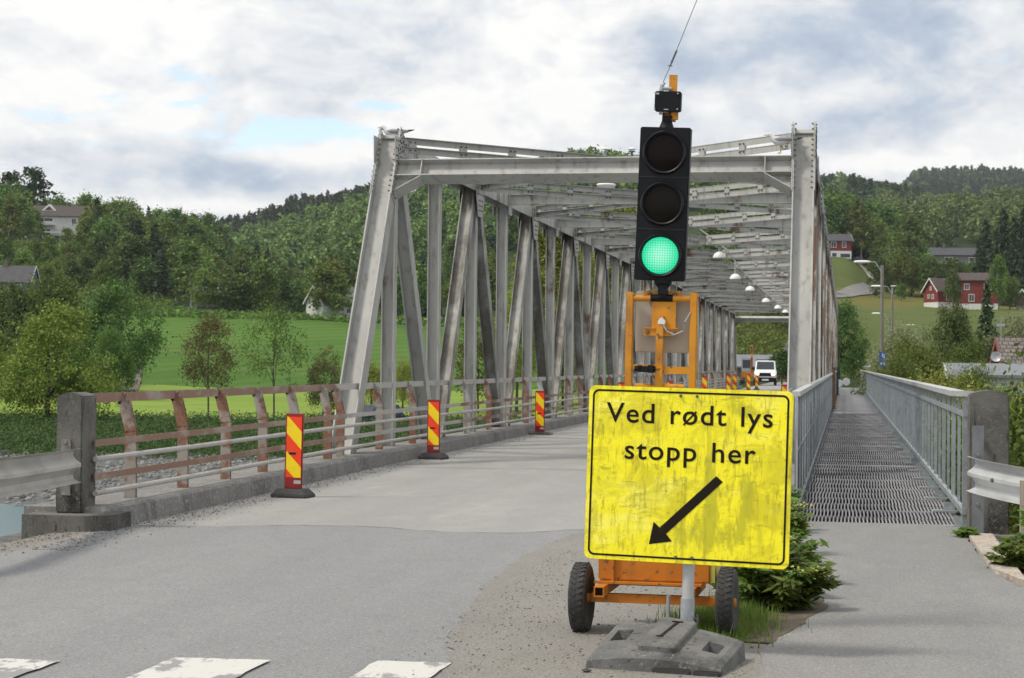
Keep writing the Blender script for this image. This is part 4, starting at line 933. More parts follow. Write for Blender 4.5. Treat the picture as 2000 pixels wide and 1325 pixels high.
# kerb end block under the left concrete post
m = MB(); m.prism([(-7.30, 15.60, -.5), (-6.70, 15.60, -.5), (-6.50, 15.72, -.5), (-6.50, 16.2, -.5), (-7.30, 16.2, -.5)], (0, 0, .645)); kb = m.build('kerb_end_block', CONC); tag(kb, 'dark concrete block under the left concrete railing post', 'concrete block')

def conc_post(label, c, w, d, h, z0, crown=.035):
    m = MB(); x, y = c; n = 6
    prof = [(-w/2, 0)]+[(-w/2+w*i/n, h-crown+crown*math.sin(math.pi*i/n)) for i in range(n+1)]+[(w/2, 0)]
    m.prism([(px_, -d/2, pz) for px_, pz in prof], (0, d, 0))
    o = m.build('concrete_post', CONC, bevel=.012); o.location = (x, y, z0); return tag(o, label, 'concrete post', 'concrete posts at the bridge end')
conc_post('blackened concrete post at the start of the rusty left railing', (-6.96, 16.0), .25, .33, 1.10, .145)
CP = conc_post('concrete post with steel plate at the start of the right footbridge railing', (1.335, 17.95), .36, .36, 1.36, -.02)
m = MB(); m.box((1.205, 17.4, .52), (.105, .012, 1.0)); m.box((1.22, 17.42, .012), (.36, .22, .022)); m.bar((1.205, 17.41, .9), (1.25, 17.75, .9), .05, .03)
for y in (.3, .75): bolts(m, (1.205, 17.39, y), (0, -1, 0), .02)
sp = m.build('steel_plate', M('dull_dark_zinc', (.20, .215, .225), .5, .3, [(6, (.15, .16, .17), .4, .7)])); tag(sp, 'galvanised upright steel plate on a foot in front of the right concrete post', 'bracket')

# road railings: kinked posts, five rails
def road_railing(label, side, approach):
    T = thing('road_railing', label, 'railing', (XL if side < 0 else XR, 17, 0), 0, 'railings of the road bridge')
    xr = lambda y: (np.interp(y, [16, 19, 23, 26, 28], [-6.83, -6.87, -6.98, -7.045, -7.05]) if side < 0 else -.885)
    ys = ([17.16, 18.66, 20.14, 21.62, 23.1, 24.75, 25.45] if approach else [])
    near_n = len(ys)
    ys += [27.75]+[YN(i)+k for i in range(1, 30, 2) for k in ((1.0,) if i == 1 else (-1.08, 1.08)) if YN(i)+k < Y30]
    for q, y in enumerate(ys):
        m = MB(); x = xr(y); o = side
        prof = [(0, 0), (0, .645), (.07, .93), (.085, .965), (.115, .98)]
        for k in range(len(prof)-1):
            a, b = prof[k], prof[k+1]; m.bar((x+o*(.035+a[0]), y, .2+a[1]), (x+o*(.035+b[0]), y, .2+b[1]), .012, .105, (0, 1, 0)); 
            m.bar((x+o*(.035+a[0]), y-.048, .2+a[1]), (x+o*(.035+b[0]), y-.048, .2+b[1]), .010, .115, (0, 1, 0))
        m.build('post', POSTRUST if q < near_n or q % 3 else (STEEL_RR if q % 2 else STEEL_R), T, world=True)
    spans = ([(16.05, 19.9, RAILRUST), (19.9, 25.5, RAILRUST)] if approach else [])+[(25.5, 33.5, RAILGREY), (33.5, 60, RAILRUST if side > 0 else POSTRUST), (60, Y30, RAILGREY)]
    for a, b, mt in spans:
        yy = [a]+[v for v in (19, 23, 26, 28) if a < v < b]+[b]
        def strip(zz, h, w, off, mat, nm='rail'):
            m = MB()
            for k in range(len(yy)-1): m.bar((xr(yy[k])-side*off, yy[k], .2+zz), (xr(yy[k+1])-side*off, yy[k+1], .2+zz), h, w, (0, 0, 1))
            if h < .05 and nm == 'rail' and a < 34:
                y = a+.2
                while y < b: bolts(m, (xr(y)-side*(off+w/2), y, .2+zz), (-side, 0, 0), .013); y += .75
            m.build(nm, mat, T, world=True)
        strip(.575, .062, .014, .03, mt); strip(.265, .062, .014, .03, mt); strip(.985, .09, .016, -.135, mt if mt is not POSTRUST else RAILGREY, 'top_rail')
        for zz in (.43, .115):
            m = MB(); m.tube([(xr(v)-side*.035, v, .2+zz) for v in yy], .027, 8); m.build('pipe_rail', RAILGREY if not (a > 33 and b < 61) else RAILGREY, T, True, True)
road_railing('rusty kinked railing along the left side of the road bridge', -1, True)
road_railing('rusty railing along the right side of the road next to the footbridge', 1, False)

# ------------------------------------------------------------------ footbridge
FB = thing('footbridge', 'steel footbridge with grated walkway beside the truss', 'footbridge', (.33, 18.5, 0))
YE = 139.0; x0, x1 = -.455, 1.12
DARKST = M('dark_grating_steel', (.10, .10, .105), .6, .2, [(1.5, (.11, .11, .11), .4, .7)])
GRATE = M('worn_grating_bars', (.30, .30, .31), .6, .2, [(.8, (.22, .22, .23), .4, .65), (30, (.32, .32, .32), .5, .7)])
m = MB(); m.box(((x0+x1)/2, (18.5+YE)/2, -.085), (x1-x0+.1, YE-18.5, .04))  # solid dark plate added below the bars so the gaps look dark
for xx in (x0-.02, x1+.02): m.bar((xx, 18.5, -.13), (xx, YE, -.13), .22, .09)
y = 18.5
while y < YE: m.box(((x0+x1)/2, y, -.055), (x1-x0, .03, .06)); y += .92
m.build('walkway_frame_and_added_underplate', DARKST, FB, world=True)
Vb = []; Fb = []; y = 18.52; j = 0
f6 = [(0, 1, 3, 2), (4, 6, 7, 5), (0, 4, 5, 1), (2, 3, 7, 6), (0, 2, 6, 4), (1, 5, 7, 3)]
while y < 62:
    nb = 42
    for k in range(nb):
        xx = x0+.02+(x1-x0-.04)*k/(nb-1)+(.006 if j % 2 else -.006); sk = .004*math.sin(k*.7+j)
        b = len(Vb)
        for dx in (-.0075, .0075):
            for dy in (0, .89):
                for dz_ in (-.03, 0.): Vb.append((xx+dx+(sk if dy else 0), y+dy, dz_+.002*math.sin(j*2.1)))
        Fb += [tuple(b+q for q in f) for f in f6]
    y += .92; j += 1
b = len(Vb); Vb += [(x0, y, -.004), (x1, y, -.004), (x1, YE, -.004), (x0, YE, -.004), (x0, y, -.03), (x1, y, -.03), (x1, YE, -.03), (x0, YE, -.03)]; Fb += [(b, b+1, b+2, b+3), (b+7, b+6, b+5, b+4), (b, b+4, b+5, b+1), (b+2, b+6, b+7, b+3), (b+1, b+5, b+6, b+2), (b+3, b+7, b+4, b)]
o = ORIG[FB.name]; link('grating', np_mesh('grating', np.array(Vb)-np.array(o), np.array(Fb)), GRATE, FB)
m = MB(); m.box(((x0+x1)/2, 29.4, .004), (x1-x0, .06, .012)); m.build('joint_strip', GALV_L, FB, world=True)
FR = thing('footbridge_railing', 'galvanised railing with upright bars on the right side of the footbridge', 'railing', (x1, 18.4, 0), 0, 'railings of the footbridge')
m = MB(); zc = lambda y: 1.30+.03*math.sin((y-18)/38)*(1 if y < 60 else .6)
ysr = [18.3, 19.6, 24, 32, 45, 60, 80, 100, 120, YE]
for k in range(len(ysr)-1): m.bar((x1+.03, ysr[k], 1.285+(0 if k else .015)), (x1+.03, ysr[k+1], 1.285), .055, .15)
m.build('handrail', GALV_L, FR, world=True)
m = MB(); m.bar((x1+.03, 18.3, 1.10), (x1+.03, YE, 1.10), .045, .045); m.build('upper_rail', GALV, FR, world=True)
m = MB(); m.bar((x1+.02, 18.3, .16), (x1+.02, YE, .16), .06, .045); m.build('lower_rail', GALV, FR, world=True)
y = 18.35; q = 0; pst = None
while y < YE:
    m = MB()
    if q % 2 == 0: m.bar((x1+.03, y, 0), (x1+.03, y, 1.26), .07, .04 if q else .055, (0, 1, 0)); m.box((x1-.05, y, .012), (.26, .13, .02)); m.box((x1-.02, y, .06), (.10, .014, .10))
    else: m.bar((x1+.03, y, .13), (x1+.03, y, 1.26), .05, .028, (0, 1, 0))
    if q < 96: m.build('post' if q % 2 == 0 else 'upright', GALV, FR, world=True)
    else:
        far = pst or MB(); pst = far; b = len(far.v); far.v += m.v; far.f += [tuple(b+i for i in f) for f in m.f]; far.mi += m.mi
    y += .98; q += 1
if pst: r_ = pst.build('far_uprights', GALV, FR, world=True); r_['kind'] = 'stuff'
MR = thing('mesh_railing', 'grey railing with close upright bars on the left side of the footbridge', 'railing', (x0, 18.6, 0), 0, 'railings of the footbridge')
m = MB(); xx = x0-.03
m.bar((xx, 18.8, 1.27), (xx, YE-2, 1.27), .05, .085); m.build('handrail', GALV_L, MR, world=True)
m = MB(); m.bar((xx, 18.8, .10), (xx, YE-2, .10), .05, .05); m.bar((xx, 18.8, .68), (xx, YE-2, .68), .02, .02); m.build('lower_rail', GALV, MR, world=True)
y = 18.8; Vb = []; Fb = []; q = 0
while y < YE-2:
    r_ = .007; b = len(Vb)
    for dx in (-r_, r_):
        for dy in (-r_, r_):
            for dz_ in (.12, 1.245): Vb.append((xx+dx, y+dy, dz_))
    Fb += [tuple(b+q_ for q_ in f) for f in f6]; y += .085
link('infill_bars', np_mesh('infill_bars', np.array(Vb)-np.array(ORIG[MR.name]), np.array(Fb)), M('dull_dark_zinc', (.20, .215, .225), .5, .3, [(6, (.15, .16, .17), .4, .7)]), MR)
y = 18.8
while y < YE-2:
    m = MB(); m.bar((xx+.012, y, -.05), (xx+.012, y, 1.26), .035 if y < 40 else .05, .02, (0, 1, 0)); m.build('post', GALV, MR, world=True); y += 1.3
for yy, mt, lb in ((68.5, STEEL_RR, 'rust brown steel post standing on the left edge of the footbridge'), (102., M('dark_blue_steel', (.03, .045, .07), .5), 'dark blue steel post farther along the left edge of the footbridge')):
    m = MB(); m.bar((-.40, yy, -.1), (-.40, yy, 1.50), .16, .12, (0, 1, 0)); m.box((-.40, yy, .012), (.26, .26, .02)); m.box((-.40, yy, 1.505), (.15, .19, .012)); o = m.build('steel_post', mt); tag(o, lb, 'post')
for (px_, Y_, top, lb) in ((1653, 142, 738, 'round grey sign back at the far end of the footbridge'), (1639, 141, 741, 'second small round sign back left of the round grey one at the footbridge end')):
    c = at(px_, top+8, Y_); T = thing('round_sign', lb, 'sign', (c.x, c.y, 0)); m = MB(); m.tube([(0, 0, -.3), (0, 0, c.z-.2)], .03, 6); m.build('post', GALV, T)
    m = MB(); m.lathe([(.28, -.01), (.29, 0), (.28, .01)], 20, (0, -.04, c.z), 'y'); m.build('disc', GALV_L, T)

# ------------------------------------------------------------------ roads and verges near the camera
def sheet(name, poly, mat, z, kind='structure', bev=None):
    me = bpy.data.meshes.new(name); me.from_pydata([(p[0], p[1], z) for p in poly], [], [tuple(range(len(poly)))]); me.update()
    bm = bmesh.new(); bm.from_mesh(me); bmesh.ops.triangulate(bm, faces=bm.faces); bmesh.ops.recalc_face_normals(bm, faces=bm.faces)
    if bm.faces[:] and bm.faces[0].normal.z < 0: bmesh.ops.reverse_faces(bm, faces=bm.faces)
    bm.to_mesh(me); bm.free(); o = link(name, me, mat); return tag(o, kind=kind)
def wob(pts, amp, step, seed):
    r = random.Random(seed); o = []
    for (a, b) in zip(pts[:-1], pts[1:]):
        a = Vector(a); b = Vector(b); n = max(1, int((b-a).length/step)); nr = Vector((-(b-a).y, (b-a).x)).normalized()
        for k in range(n): o.append(a.lerp(b, k/n)+nr*(r.uniform(-amp, amp) if (k or o) else 0))
    o.append(Vector(pts[-1])); return [(p.x, p.y) for p in o]
joint = wob([(-6.66, 16.2), (-5.84, 16.35), (-5.0, 16.75), (-4.2, 16.75), (-3.6, 16.45), (-3.0, 16.5), (-2.44, 17.0), (-1.1, 17.3)], .035, .12, 2)
ledge = wob([(-12, 10.2), (-6.6, 13.1), (-6.45, 14.6), (-6.66, 16.2)], .07, .2, 3)
sheet('road', [(-12, -8)]+ledge[:-1]+joint[:-1]+[(-1.1, 17.3), (-1.1, -8)], ASPH, .006)
sheet('road', joint+[(-1.1, Y30+58), (-6.83, Y30+58), (-6.83, 26), (-6.70, 19)], DECK, .0)
CRACK = M('tar_joint', (.055, .053, .05), .9, 0, [(6, (.14, .135, .125), .45, .65)])
def strip_along(name, pts, w, z, seed, mat):
    r = random.Random(seed); up_ = []; dn = []
    for (x, y) in pts: a_ = r.uniform(.15, 1)*w; up_.append((x, y+a_/2)); dn.append((x, y-a_/2))
    return sheet(name, dn+up_[::-1], mat, z)
strip_along('road_joint', joint[1:], .035, .0095, 3, CRACK)
strip_along('road_joint', wob([(-6.8, 26.4), (-4.6, 26.75), (-3.0, 26.6), (-1.15, 26.5)], .03, .3, 4), .035, .004, 5, CRACK)
strip_along('road_joint', wob([(-6.5, 21.0), (-5.2, 20.6), (-3.9, 20.9), (-2.2, 20.7)], .05, .2, 14), .012, .004, 6, CRACK)
sheet('shoulder', wob([(-13, -8), (-13, 9.6), (-6.95, 13.6), (-6.9, 15.2), (-6.6, 16.2)], .04, .25, 5)+[(-6.3, 15.0), (-6.0, 12.8), (-11, 9.5), (-11, -8)], GRAVEL, .002)
gl = wob([(-1.1, 17.5), (-1.9, 17.05), (-2.42, 16.6), (-2.52, 14.6), (-2.46, 12.7), (-2.30, 11.2), (-2.20, 10.3), (-2.02, 9.5), (-1.95, 8.8), (-1.85, 7)], .03, .10, 7)
sheet('gravel_verge', gl+[(-.35, 7), (-.38, 9.4), (-.42, 10.6), (-.50, 13), (-.55, 17.5)], GRAVEL, .011)
pl = wob([(-.45, 7), (-.42, 10.6), (-.12, 11.8), (-.22, 14), (-.38, 16.5), (-.46, 18.5)], .025, .15, 8)
pr_ = wob([(1.12, 18.5), (1.10, 17.0), (1.10, 14.6), (1.22, 13.4), (2.2, 12.3), (3.2, 9.0), (3.2, 7)], .02, .15, 9)
sheet('footpath', pl+pr_, PATH, .0155)
m = MB(); m.prism([(1.11, 17.3, -.05), (1.33, 17.3, -.05), (1.28, 13.5, -.05), (1.10, 14.3, -.05)], (0, 0, .095)); m.build('kerb_stone', CONC_S); tag(bpy.data.objects['kerb_stone'], 'pale stained kerb stone along the right edge of the footpath', 'kerb stone')
sheet('verge', [(1.3, 17.9), (3.5, 17.9), (8, 9), (8, 5), (3.2, 7), (3.0, 9), (2.1, 12.4), (1.28, 13.5)], G_NEAR, -.004)
# zebra crossing
t = MT('worn_road_paint', .7); c = t.mix(t.ramp(t.noise(3.1, 9, (1, .55, 1), rough=.72), .505, .54), (.56, .552, .52), (.25, .25, .248)); c = t.mix(t.ramp(t.noise(30, 4), .62, .7), c, (.40, .40, .39))
c = t.mix(t.ramp(t.noise(1.1, 4), .5, .7), c, t.mix(.5, c, (.52, .50, .44))); t.col(c); PAINT = t.m
for i, (xa, xb, yt) in enumerate(((-4.46, -3.92, 8.82), (-3.40, -2.89, 9.08), (-2.36, -1.97, 9.22))):
    top = wob([(xa+.01, yt), (xb, yt+.03)], .008, .06, 20+i); sheet('zebra_stripe', [(xa-.0, 6.0)]+wob([(xa, 6.0), (xa, yt)], .006, .12, 30+i)[1:-1]+top+wob([(xb, yt+.03), (xb-.02, 6.0)], .008, .12, 40+i)[1:], PAINT, .0165)
# pebbles and dirt along the kerb and on the verge: ground cover
def pebbles(name, label, n, fx, s0, s1, seed, cols):
    rng = np.random.default_rng(seed); X, Y, Z = fx(rng, n); sz = rng.uniform(s0, s1, n)*rng.choice([1, 1, 1, 1.8], n)
    V = base[None]*sz[:, None, None]*rng.uniform(.6, 1.3, (n, 6, 3)); V = (V+np.stack([X, Y, Z], 1)[:, None]).reshape(-1, 3)
    Q = (F8[None]+np.arange(n)[:, None, None]*6).reshape(-1, 3); t = MT(name, .9); gi = t.n('ShaderNodeNewGeometry'); t.col(t.mix(gi.outputs['Random Per Island'], *cols))
    return tag(link(name, np_mesh(name, V, Q), t.m), label, 'gravel', kind='stuff')
F8 = np.array([(0, 1, 4), (1, 2, 4), (2, 3, 4), (3, 0, 4), (1, 0, 5), (2, 1, 5), (3, 2, 5), (0, 3, 5)])
def kx(r, n):
    Y = r.uniform(14, 60, n)**1.0; Y = 14+(Y-14)*r.uniform(0, 1, n); e = np.interp(Y, [14, 15.9, 18, 26], [-6.5, -6.6, -6.6, -6.78]); return e+np.abs(r.normal(0, .22, n))+.01, Y, np.full(n, .008)
pebbles('gravel', 'loose grit swept against the left kerb', 2400, kx, .003, .008, 31, ((.15, .145, .135), (.24, .23, .215)))
pebbles('gravel', 'small loose stones on the gravel verge around the traffic light', 2600, lambda r, n: (r.uniform(-2.3, -.45, n), r.uniform(8.8, 16, n), np.full(n, .014)), .002, .006, 32, ((.14, .133, .12), (.30, .285, .262)))
pebbles('gravel', 'loose stones on the road shoulder at the left', 900, lambda r, n: (lambda Y: (np.interp(Y, [9.6, 13.1, 16], [-11, -6.75, -6.75])+r.normal(0, .12, n), Y, np.full(n, .012)))(r.uniform(9.6, 16, n)), .003, .009, 33, ((.13, .125, .115), (.30, .29, .27)))
# patches of dirt
# ------------------------------------------------------------------ guardrails
def wprof():
    return [(-.155, .0), (-.15, .03), (-.125, .078), (-.085, .085), (-.05, .06), (-.015, .012), (.015, .012), (.05, .06), (.085, .085), (.125, .078), (.15, .03), (.155, .0)]
def guardrail(label, path, zs, mat, face, posts, postmat, flare=True):
    T = thing('guardrail', label, 'guardrail', (path[0][0], path[0][1], 0)); m = MB(); pr = wprof(); th = .004
    pts = [Vector((x, y, z)) for (x, y), z in zip(path, zs)]; vs = []; fs = []; n = len(pr)
    for i, p in enumerate(pts):
        d = (pts[min(i+1, len(pts)-1)]-pts[max(i-1, 0)]); d.z = 0; d.normalize(); nr = Vector((d.y, -d.x, 0))*face
        for a, b in pr: vs.append(p+nr*b+Vector((0, 0, a)))
        for a, b in pr: vs.append(p+nr*(b-.006)+Vector((0, 0, a)))
    N2 = 2*n
    for i in range(len(pts)-1):
        for k in range(n-1):
            fs.append((i*N2+k, i*N2+k+1, (i+1)*N2+k+1, (i+1)*N2+k)); fs.append((i*N2+n+k, (i+1)*N2+n+k, (i+1)*N2+n+k+1, i*N2+n+k+1))
        fs.append((i*N2, (i+1)*N2, (i+1)*N2+n, i*N2+n)); fs.append((i*N2+n-1, i*N2+N2-1, (i+1)*N2+N2-1, (i+1)*N2+n-1))
    for i in (0, len(pts)-1):
        for k in range(n-1): fs.append((i*N2+k, i*N2+n+k, i*N2+n+k+1, i*N2+k+1))
    m.add(vs, fs); m.build('beam', mat, T, True, True)
    m = MB()
    for (bx, by, bz, nx, ny) in posts['bolts']: bolts(m, (bx, by, bz), (nx, ny, 0), .022)
    if m.v: m.build('bolt', BOLT, T, world=True)
    for (px_, py_, zt) in posts['posts']:
        m = MB(); m.tube([(px_, py_, -.6), (px_, py_, zt)], .07, 12); m.build('post', postmat, T, True, True)
    return T
W_PAL = M('weathered_guardrail_zinc', (.48, .47, .44), .5, .15, [(2.2, (.38, .37, .34), .4, .65, (1, 1, 2)), (7, (.30, .27, .23), .62, .78)])
guardrail('dull guardrail ending on the left concrete post', [(-6.80, 15.76), (-6.70, 15.0), (-6.46, 13.6), (-6.30, 12.4), (-6.5, 10.5), (-7.4, 8)], [.59, .595, .62, .66, .67, .67], W_PAL, 1, {'bolts': [], 'posts': [(-6.75, 12.0, .66), (-7.0, 9.5, .66)]}, WOODPOLE)
m = MB(); m.box((-6.98, 15.82, .69), (.09, .02, .26)); m.box((-6.98, 15.82, .38), (.09, .02, .14)); bolts(m, (-6.98, 15.805, .79), (0, -1, 0), .02); o = m.build('rail_bracket', CONC_L); tag(o, 'small steel bracket holding the left guardrail to the concrete post', 'bracket')
guardrail('bright curved guardrail in front of the right concrete post', [(1.085, 17.1), (1.10, 16.85), (1.17, 16.55), (1.30, 16.15), (1.50, 15.6), (1.80, 14.8), (2.2, 13.8)], [.60, .60, .595, .585, .575, .56, .55], GALV_L, -1, {'bolts': [(1.235, 16.08, .60, -.9, -.45)], 'posts': [(1.50, 15.78, .62)]}, M('light_wooden_post', (.30, .27, .21), .8, 0, [(4, (.22, .195, .155), .4, .65, (4, 4, .4))]))

# ------------------------------------------------------------------ marker boards
t = MT('red_yellow_chevron', .35); sep = t.n('ShaderNodeSeparateXYZ'); t.l(t.tc.outputs['Object'], sep.inputs[0])
v = t.math('FRACT', t.math('MULTIPLY', t.math('ADD', sep.outputs[2], t.math('ADD', t.math('MULTIPLY', sep.outputs[0], 1.02), -.035)), 1/.405))
st = t.math('GREATER_THAN', v, .5)
c = t.mix(st, (.86, .055, .012), (.90, .66, .012)); c = t.mix(t.math('MULTIPLY', t.ramp(t.noise(7, 6), .5, .75), .3), c, (.35, .25, .05)); t.col(c); CHEV = t.m
RED_D = M('dark_red_plastic', (.27, .018, .02), .5, 0, [(5, (.2, .015, .016), .4, .7)])
GREY_L = M('grey_sticker', (.42, .40, .40), .6)
def marker_board(label, x, y, rz=0., low=False, scale=1., z=0., tilt=0.):
    T = thing('marker_board', label, 'marker board', (x, y, z), rz, 'red and yellow marker boards on the bridge')
    T.scale = (scale,)*3; T.rotation_euler = (0, tilt, rz)
    m = MB(); hb = .10 if not low else .06
    a, b = (.215, .15) if not low else (.26, .17)
    m.add([(-a, -b, 0), (a, -b, 0), (a, b, 0), (-a, b, 0), (-a, -b, hb*.35), (a, -b, hb*.35), (a, b, hb*.35), (-a, b, hb*.35), (-a+.06, -b+.05, hb), (a-.06, -b+.05, hb), (a-.06, b-.05, hb), (-a+.06, b-.05, hb)],
          [(3, 2, 1, 0), (0, 1, 5, 4), (1, 2, 6, 5), (2, 3, 7, 6), (3, 0, 4, 7), (4, 5, 9, 8), (5, 6, 10, 9), (6, 7, 11, 10), (7, 4, 8, 11), (8, 9, 10, 11)])
    m.build('rubber_base', RUBBER if not low else CONC, T, bevel=.008)
    z0, z1, w = hb, .955, .212
    m = MB(); m.box((0, 0, (z0+z1)/2), (w, .032, z1-z0-.002)); m.build('panel', RED_D, T, bevel=.006)
    m = MB(); m.box((.004, -.0175, (z0+.125+z1-.038)/2), (w-.030, .004, z1-.038-z0-.125)); m.build('striped_face', CHEV, T)
    m = MB(); m.box((-.012, -.021, z0+.40), (.085, .006, .022)); m.build('handle_slot', BLACK, T)
    m = MB(); m.box((.055, -.0185, z0+.075), (.085, .004, .040)); m.build('sticker', GREY_L, T)
    return T
marker_board('nearest red and yellow marker board, standing by the left kerb', -6.18, 20.25, -R(6), tilt=R(.8))
marker_board('second marker board on black rubber foot below the second truss upright', -6.50, 28.95, -R(8))
marker_board('third marker board on pale low foot at the left kerb', -6.56, 39.8, -R(8), True)
for (px_, top, Y_, lb) in ((1215, 747, 52, 'marker board whose red top shows left of the orange frame above the sign'), (1309, 744, 62, 'marker board seen through the orange mast frame'), (1376, 734, 80, 'marker board just right of the orange mast frame'),
                           (1423, 731, 97, 'left board of the close pair of far marker boards'), (1435, 731, 101, 'right board of the close pair of far marker boards'), (1462, 731, 110, 'far marker board before the orange machine'), (1478, 734, 119, 'farthest marker board in front of the white van'), (1535, 748, 48, 'marker board by the right kerb whose top shows at the corner of the yellow sign')):
    c = at(px_, top, Y_); marker_board(lb, c.x, Y_, 0, False, max(.9, min(1.12, c.z/.955)), 0)

# ------------------------------------------------------------------ yellow road sign
t = MT('fluorescent_yellow_sheeting', .42)
f1 = t.noise(3.4, 10, (1.0, 1, 1.5), rough=.72, dist=.8); f2 = t.noise(7, 9, (2.2, 1, .30), rough=.72, dist=.4); f3 = t.noise(34, 6, (1, 1, .2), rough=.7); f4 = t.noise(16, 9, (1, 1, 1), rough=.78); f5 = t.noise(30, 6, (.2, 1, 1.), rough=.7)
YB = (.98, .88, .010)
c = t.mix(t.ramp(t.noise(2.6, 7, (.6, 1, 2.2), rough=.65), .50, .72), YB, (1., .95, .17))
c = t.mix(t.math('MULTIPLY', t.ramp(f1, .45, .60), .75), c, (.64, .565, .008)); c = t.mix(t.math('MULTIPLY', t.ramp(f2, .52, .64), .55), c, (.50, .44, .010))
c = t.mix(t.math('MULTIPLY', t.ramp(f3, .53, .64), .65), c, (.36, .31, .012)); c = t.mix(t.math('MULTIPLY', t.ramp(f5, .56, .66), .6), c, (.36, .31, .012))
c = t.mix(t.math('MULTIPLY', t.ramp(f4, .56, .66), .65), c, (.27, .235, .012))
sep = t.n('ShaderNodeSeparateXYZ'); t.l(t.tc.outputs['Object'], sep.inputs[0])
def smear(cx, cz, sx, sz):
    e = t.math('ADD', t.math('POWER', t.math('MULTIPLY', t.math('SUBTRACT', sep.outputs[0], cx), 1/sx), 2.), t.math('POWER', t.math('MULTIPLY', t.math('SUBTRACT', sep.outputs[2], cz), 1/sz), 2.))
    return t.math('POWER', 2.718, t.math('MULTIPLY', e, -1.))
sm = t.math('ADD', t.math('ADD', smear(.31, -.08, .055, .22), smear(.10, -.30, .22, .13)), t.math('ADD', smear(.30, .36, .13, .06), smear(.13, -.05, .05, .22)))
sm = t.math('ADD', sm, t.math('MULTIPLY', t.math('SUBTRACT', t.noise(9, 7, (1.6, 1, .5), rough=.7), .5), 2.4))
c = t.mix(t.math('MULTIPLY', t.ramp(sm, .55, .95), .75), c, (.47, .445, .012)); t.col(c); t.bump(t.noise(40, 4), .08, .002)
SIGNY = t.m
SGN = M('worn_black_print', (.014, .010, .006), .7, 0, [(12, (.035, .028, .008), .6, .72)], spec=.15)
SW, SH = 1.094, .93
SG = thing('road_sign', 'scratched bright yellow sign with black writing and arrow on a grey post', 'road sign', (-.819, 9.85, 0))
Msign = Matrix.Translation((0, -.05, .962)) @ Matrix.Rotation(-.081, 4, 'Z') @ Matrix.Rotation(-.026, 4, 'X') @ Matrix.Rotation(.0196, 4, 'Y')
def rrect(w, h, r, n=6):
    o = []
    for cx, cz, a0 in ((w/2-r, h/2-r, 0), (-w/2+r, h/2-r, 90), (-w/2+r, -h/2+r, 180), (w/2-r, -h/2+r, 270)):
        for k in range(n+1): a = R(a0+90*k/n); o.append((cx+r*math.cos(a), cz+r*math.sin(a)))
    return o
m = MB(); m.prism([(x, -.0, z) for x, z in rrect(SW, SH, .035)], (0, .022, 0)); PAN_ = m.build('sign_panel', SIGNY, SG); PAN_.matrix_local = Msign
m = MB(); A_ = rrect(SW-.040, SH-.040, .034); B_ = rrect(SW-.061, SH-.061, .025); n = len(A_)
m.add([(x, -.0015, z) for x, z in A_]+[(x, -.0015, z) for x, z in B_], [(i, (i+1) % n, n+(i+1) % n, n+i) for i in range(n)]); o = m.build('border', SGN, PAN_)
def text_mesh(s, size, x_left, width, zbase, y=-.0022):
    cu = bpy.data.curves.new('lettering', 'FONT'); cu.body = s; cu.size = size; cu.space_character = 1.10; cu.space_word = 1.25; cu.offset = 0.0013; cu.resolution_u = 4
    ob = bpy.data.objects.new('tmp', cu); COL.objects.link(ob); bpy.context.view_layer.update()
    dg = bpy.context.evaluated_depsgraph_get(); me = bpy.data.meshes.new_from_object(ob.evaluated_get(dg)); bpy.data.objects.remove(ob); bpy.data.curves.remove(cu)
    xs_ = [v.co.x for v in me.vertices]; x0_, x1_ = min(xs_), max(xs_); k = width/(x1_-x0_)
    for v in me.vertices: v.co = Vector((x_left+(v.co.x-x0_)*k, y, zbase+v.co.y))
    me.materials.clear(); me.name = 'lettering'; return me
uu = lambda u: (u-.5)*SW
link('lettering', text_mesh('Ved rødt lys', .150, uu(.089), (.905-.089)*SW, SH*(.5-.207)), SGN, PAN_)
link('lettering', text_mesh('stopp her', .150, uu(.187), (.828-.187)*SW, SH*(.5-.416)), SGN, PAN_)
arrow = []
for cx, cy in ((942, 668), (987, 708), (597, 1067), (637, 1118), (478, 1140), (512, 985), (553, 1025)):
    xl = 70-45*(cy-45)/1195; u = (cx-xl)/1398; v = (cy-(45+47*u))/1200; arrow.append((uu(u), -.002, (.5-v)*SH))
m = MB(); m.add(arrow, [(0, 1, 2, 6), (2, 3, 4), (2, 4, 6), (4, 5, 6)]); m.build('arrow', SGN, PAN_)
m = MB()
for u, v in ((.455, .045), (.535, .045), (.455, .965), (.535, .965)): bolts(m, (uu(u), -.001, (.5-v)*SH), (0, -1, 0), .009)
m.build('fixing_bolt', BOLT, PAN_)
m = MB(); m.bar((-.35, .03, .3), (.35, .03, .3), .03, .03); m.bar((-.35, .03, -.3), (.35, .03, -.3), .03, .03); m.build('back_rail', GALV, PAN_)
PVC = M('grey_pole_zinc', (.46, .47, .47), .5, .2, [(8, (.36, .37, .37), .4, .7, (1, 1, .4))])
m = MB(); m.tube([(.0, 0, .02), (.018, 0, 1.40)], .0325, 16); m.build('post', PVC, SG, True)
m = MB(); m.tube([(-.001, 0, .02), (.003, 0, .31)], .0375, 16); m.build('sleeve', GALV, SG, True)
m = MB(); m.tube([(.03, 0, .2), (.06, -.01, .2)], .008, 6); m.tube([(.055, -.01, .175), (.055, -.01, .225)], .006, 5); m.build('clamp_screw', BOLT, SG)
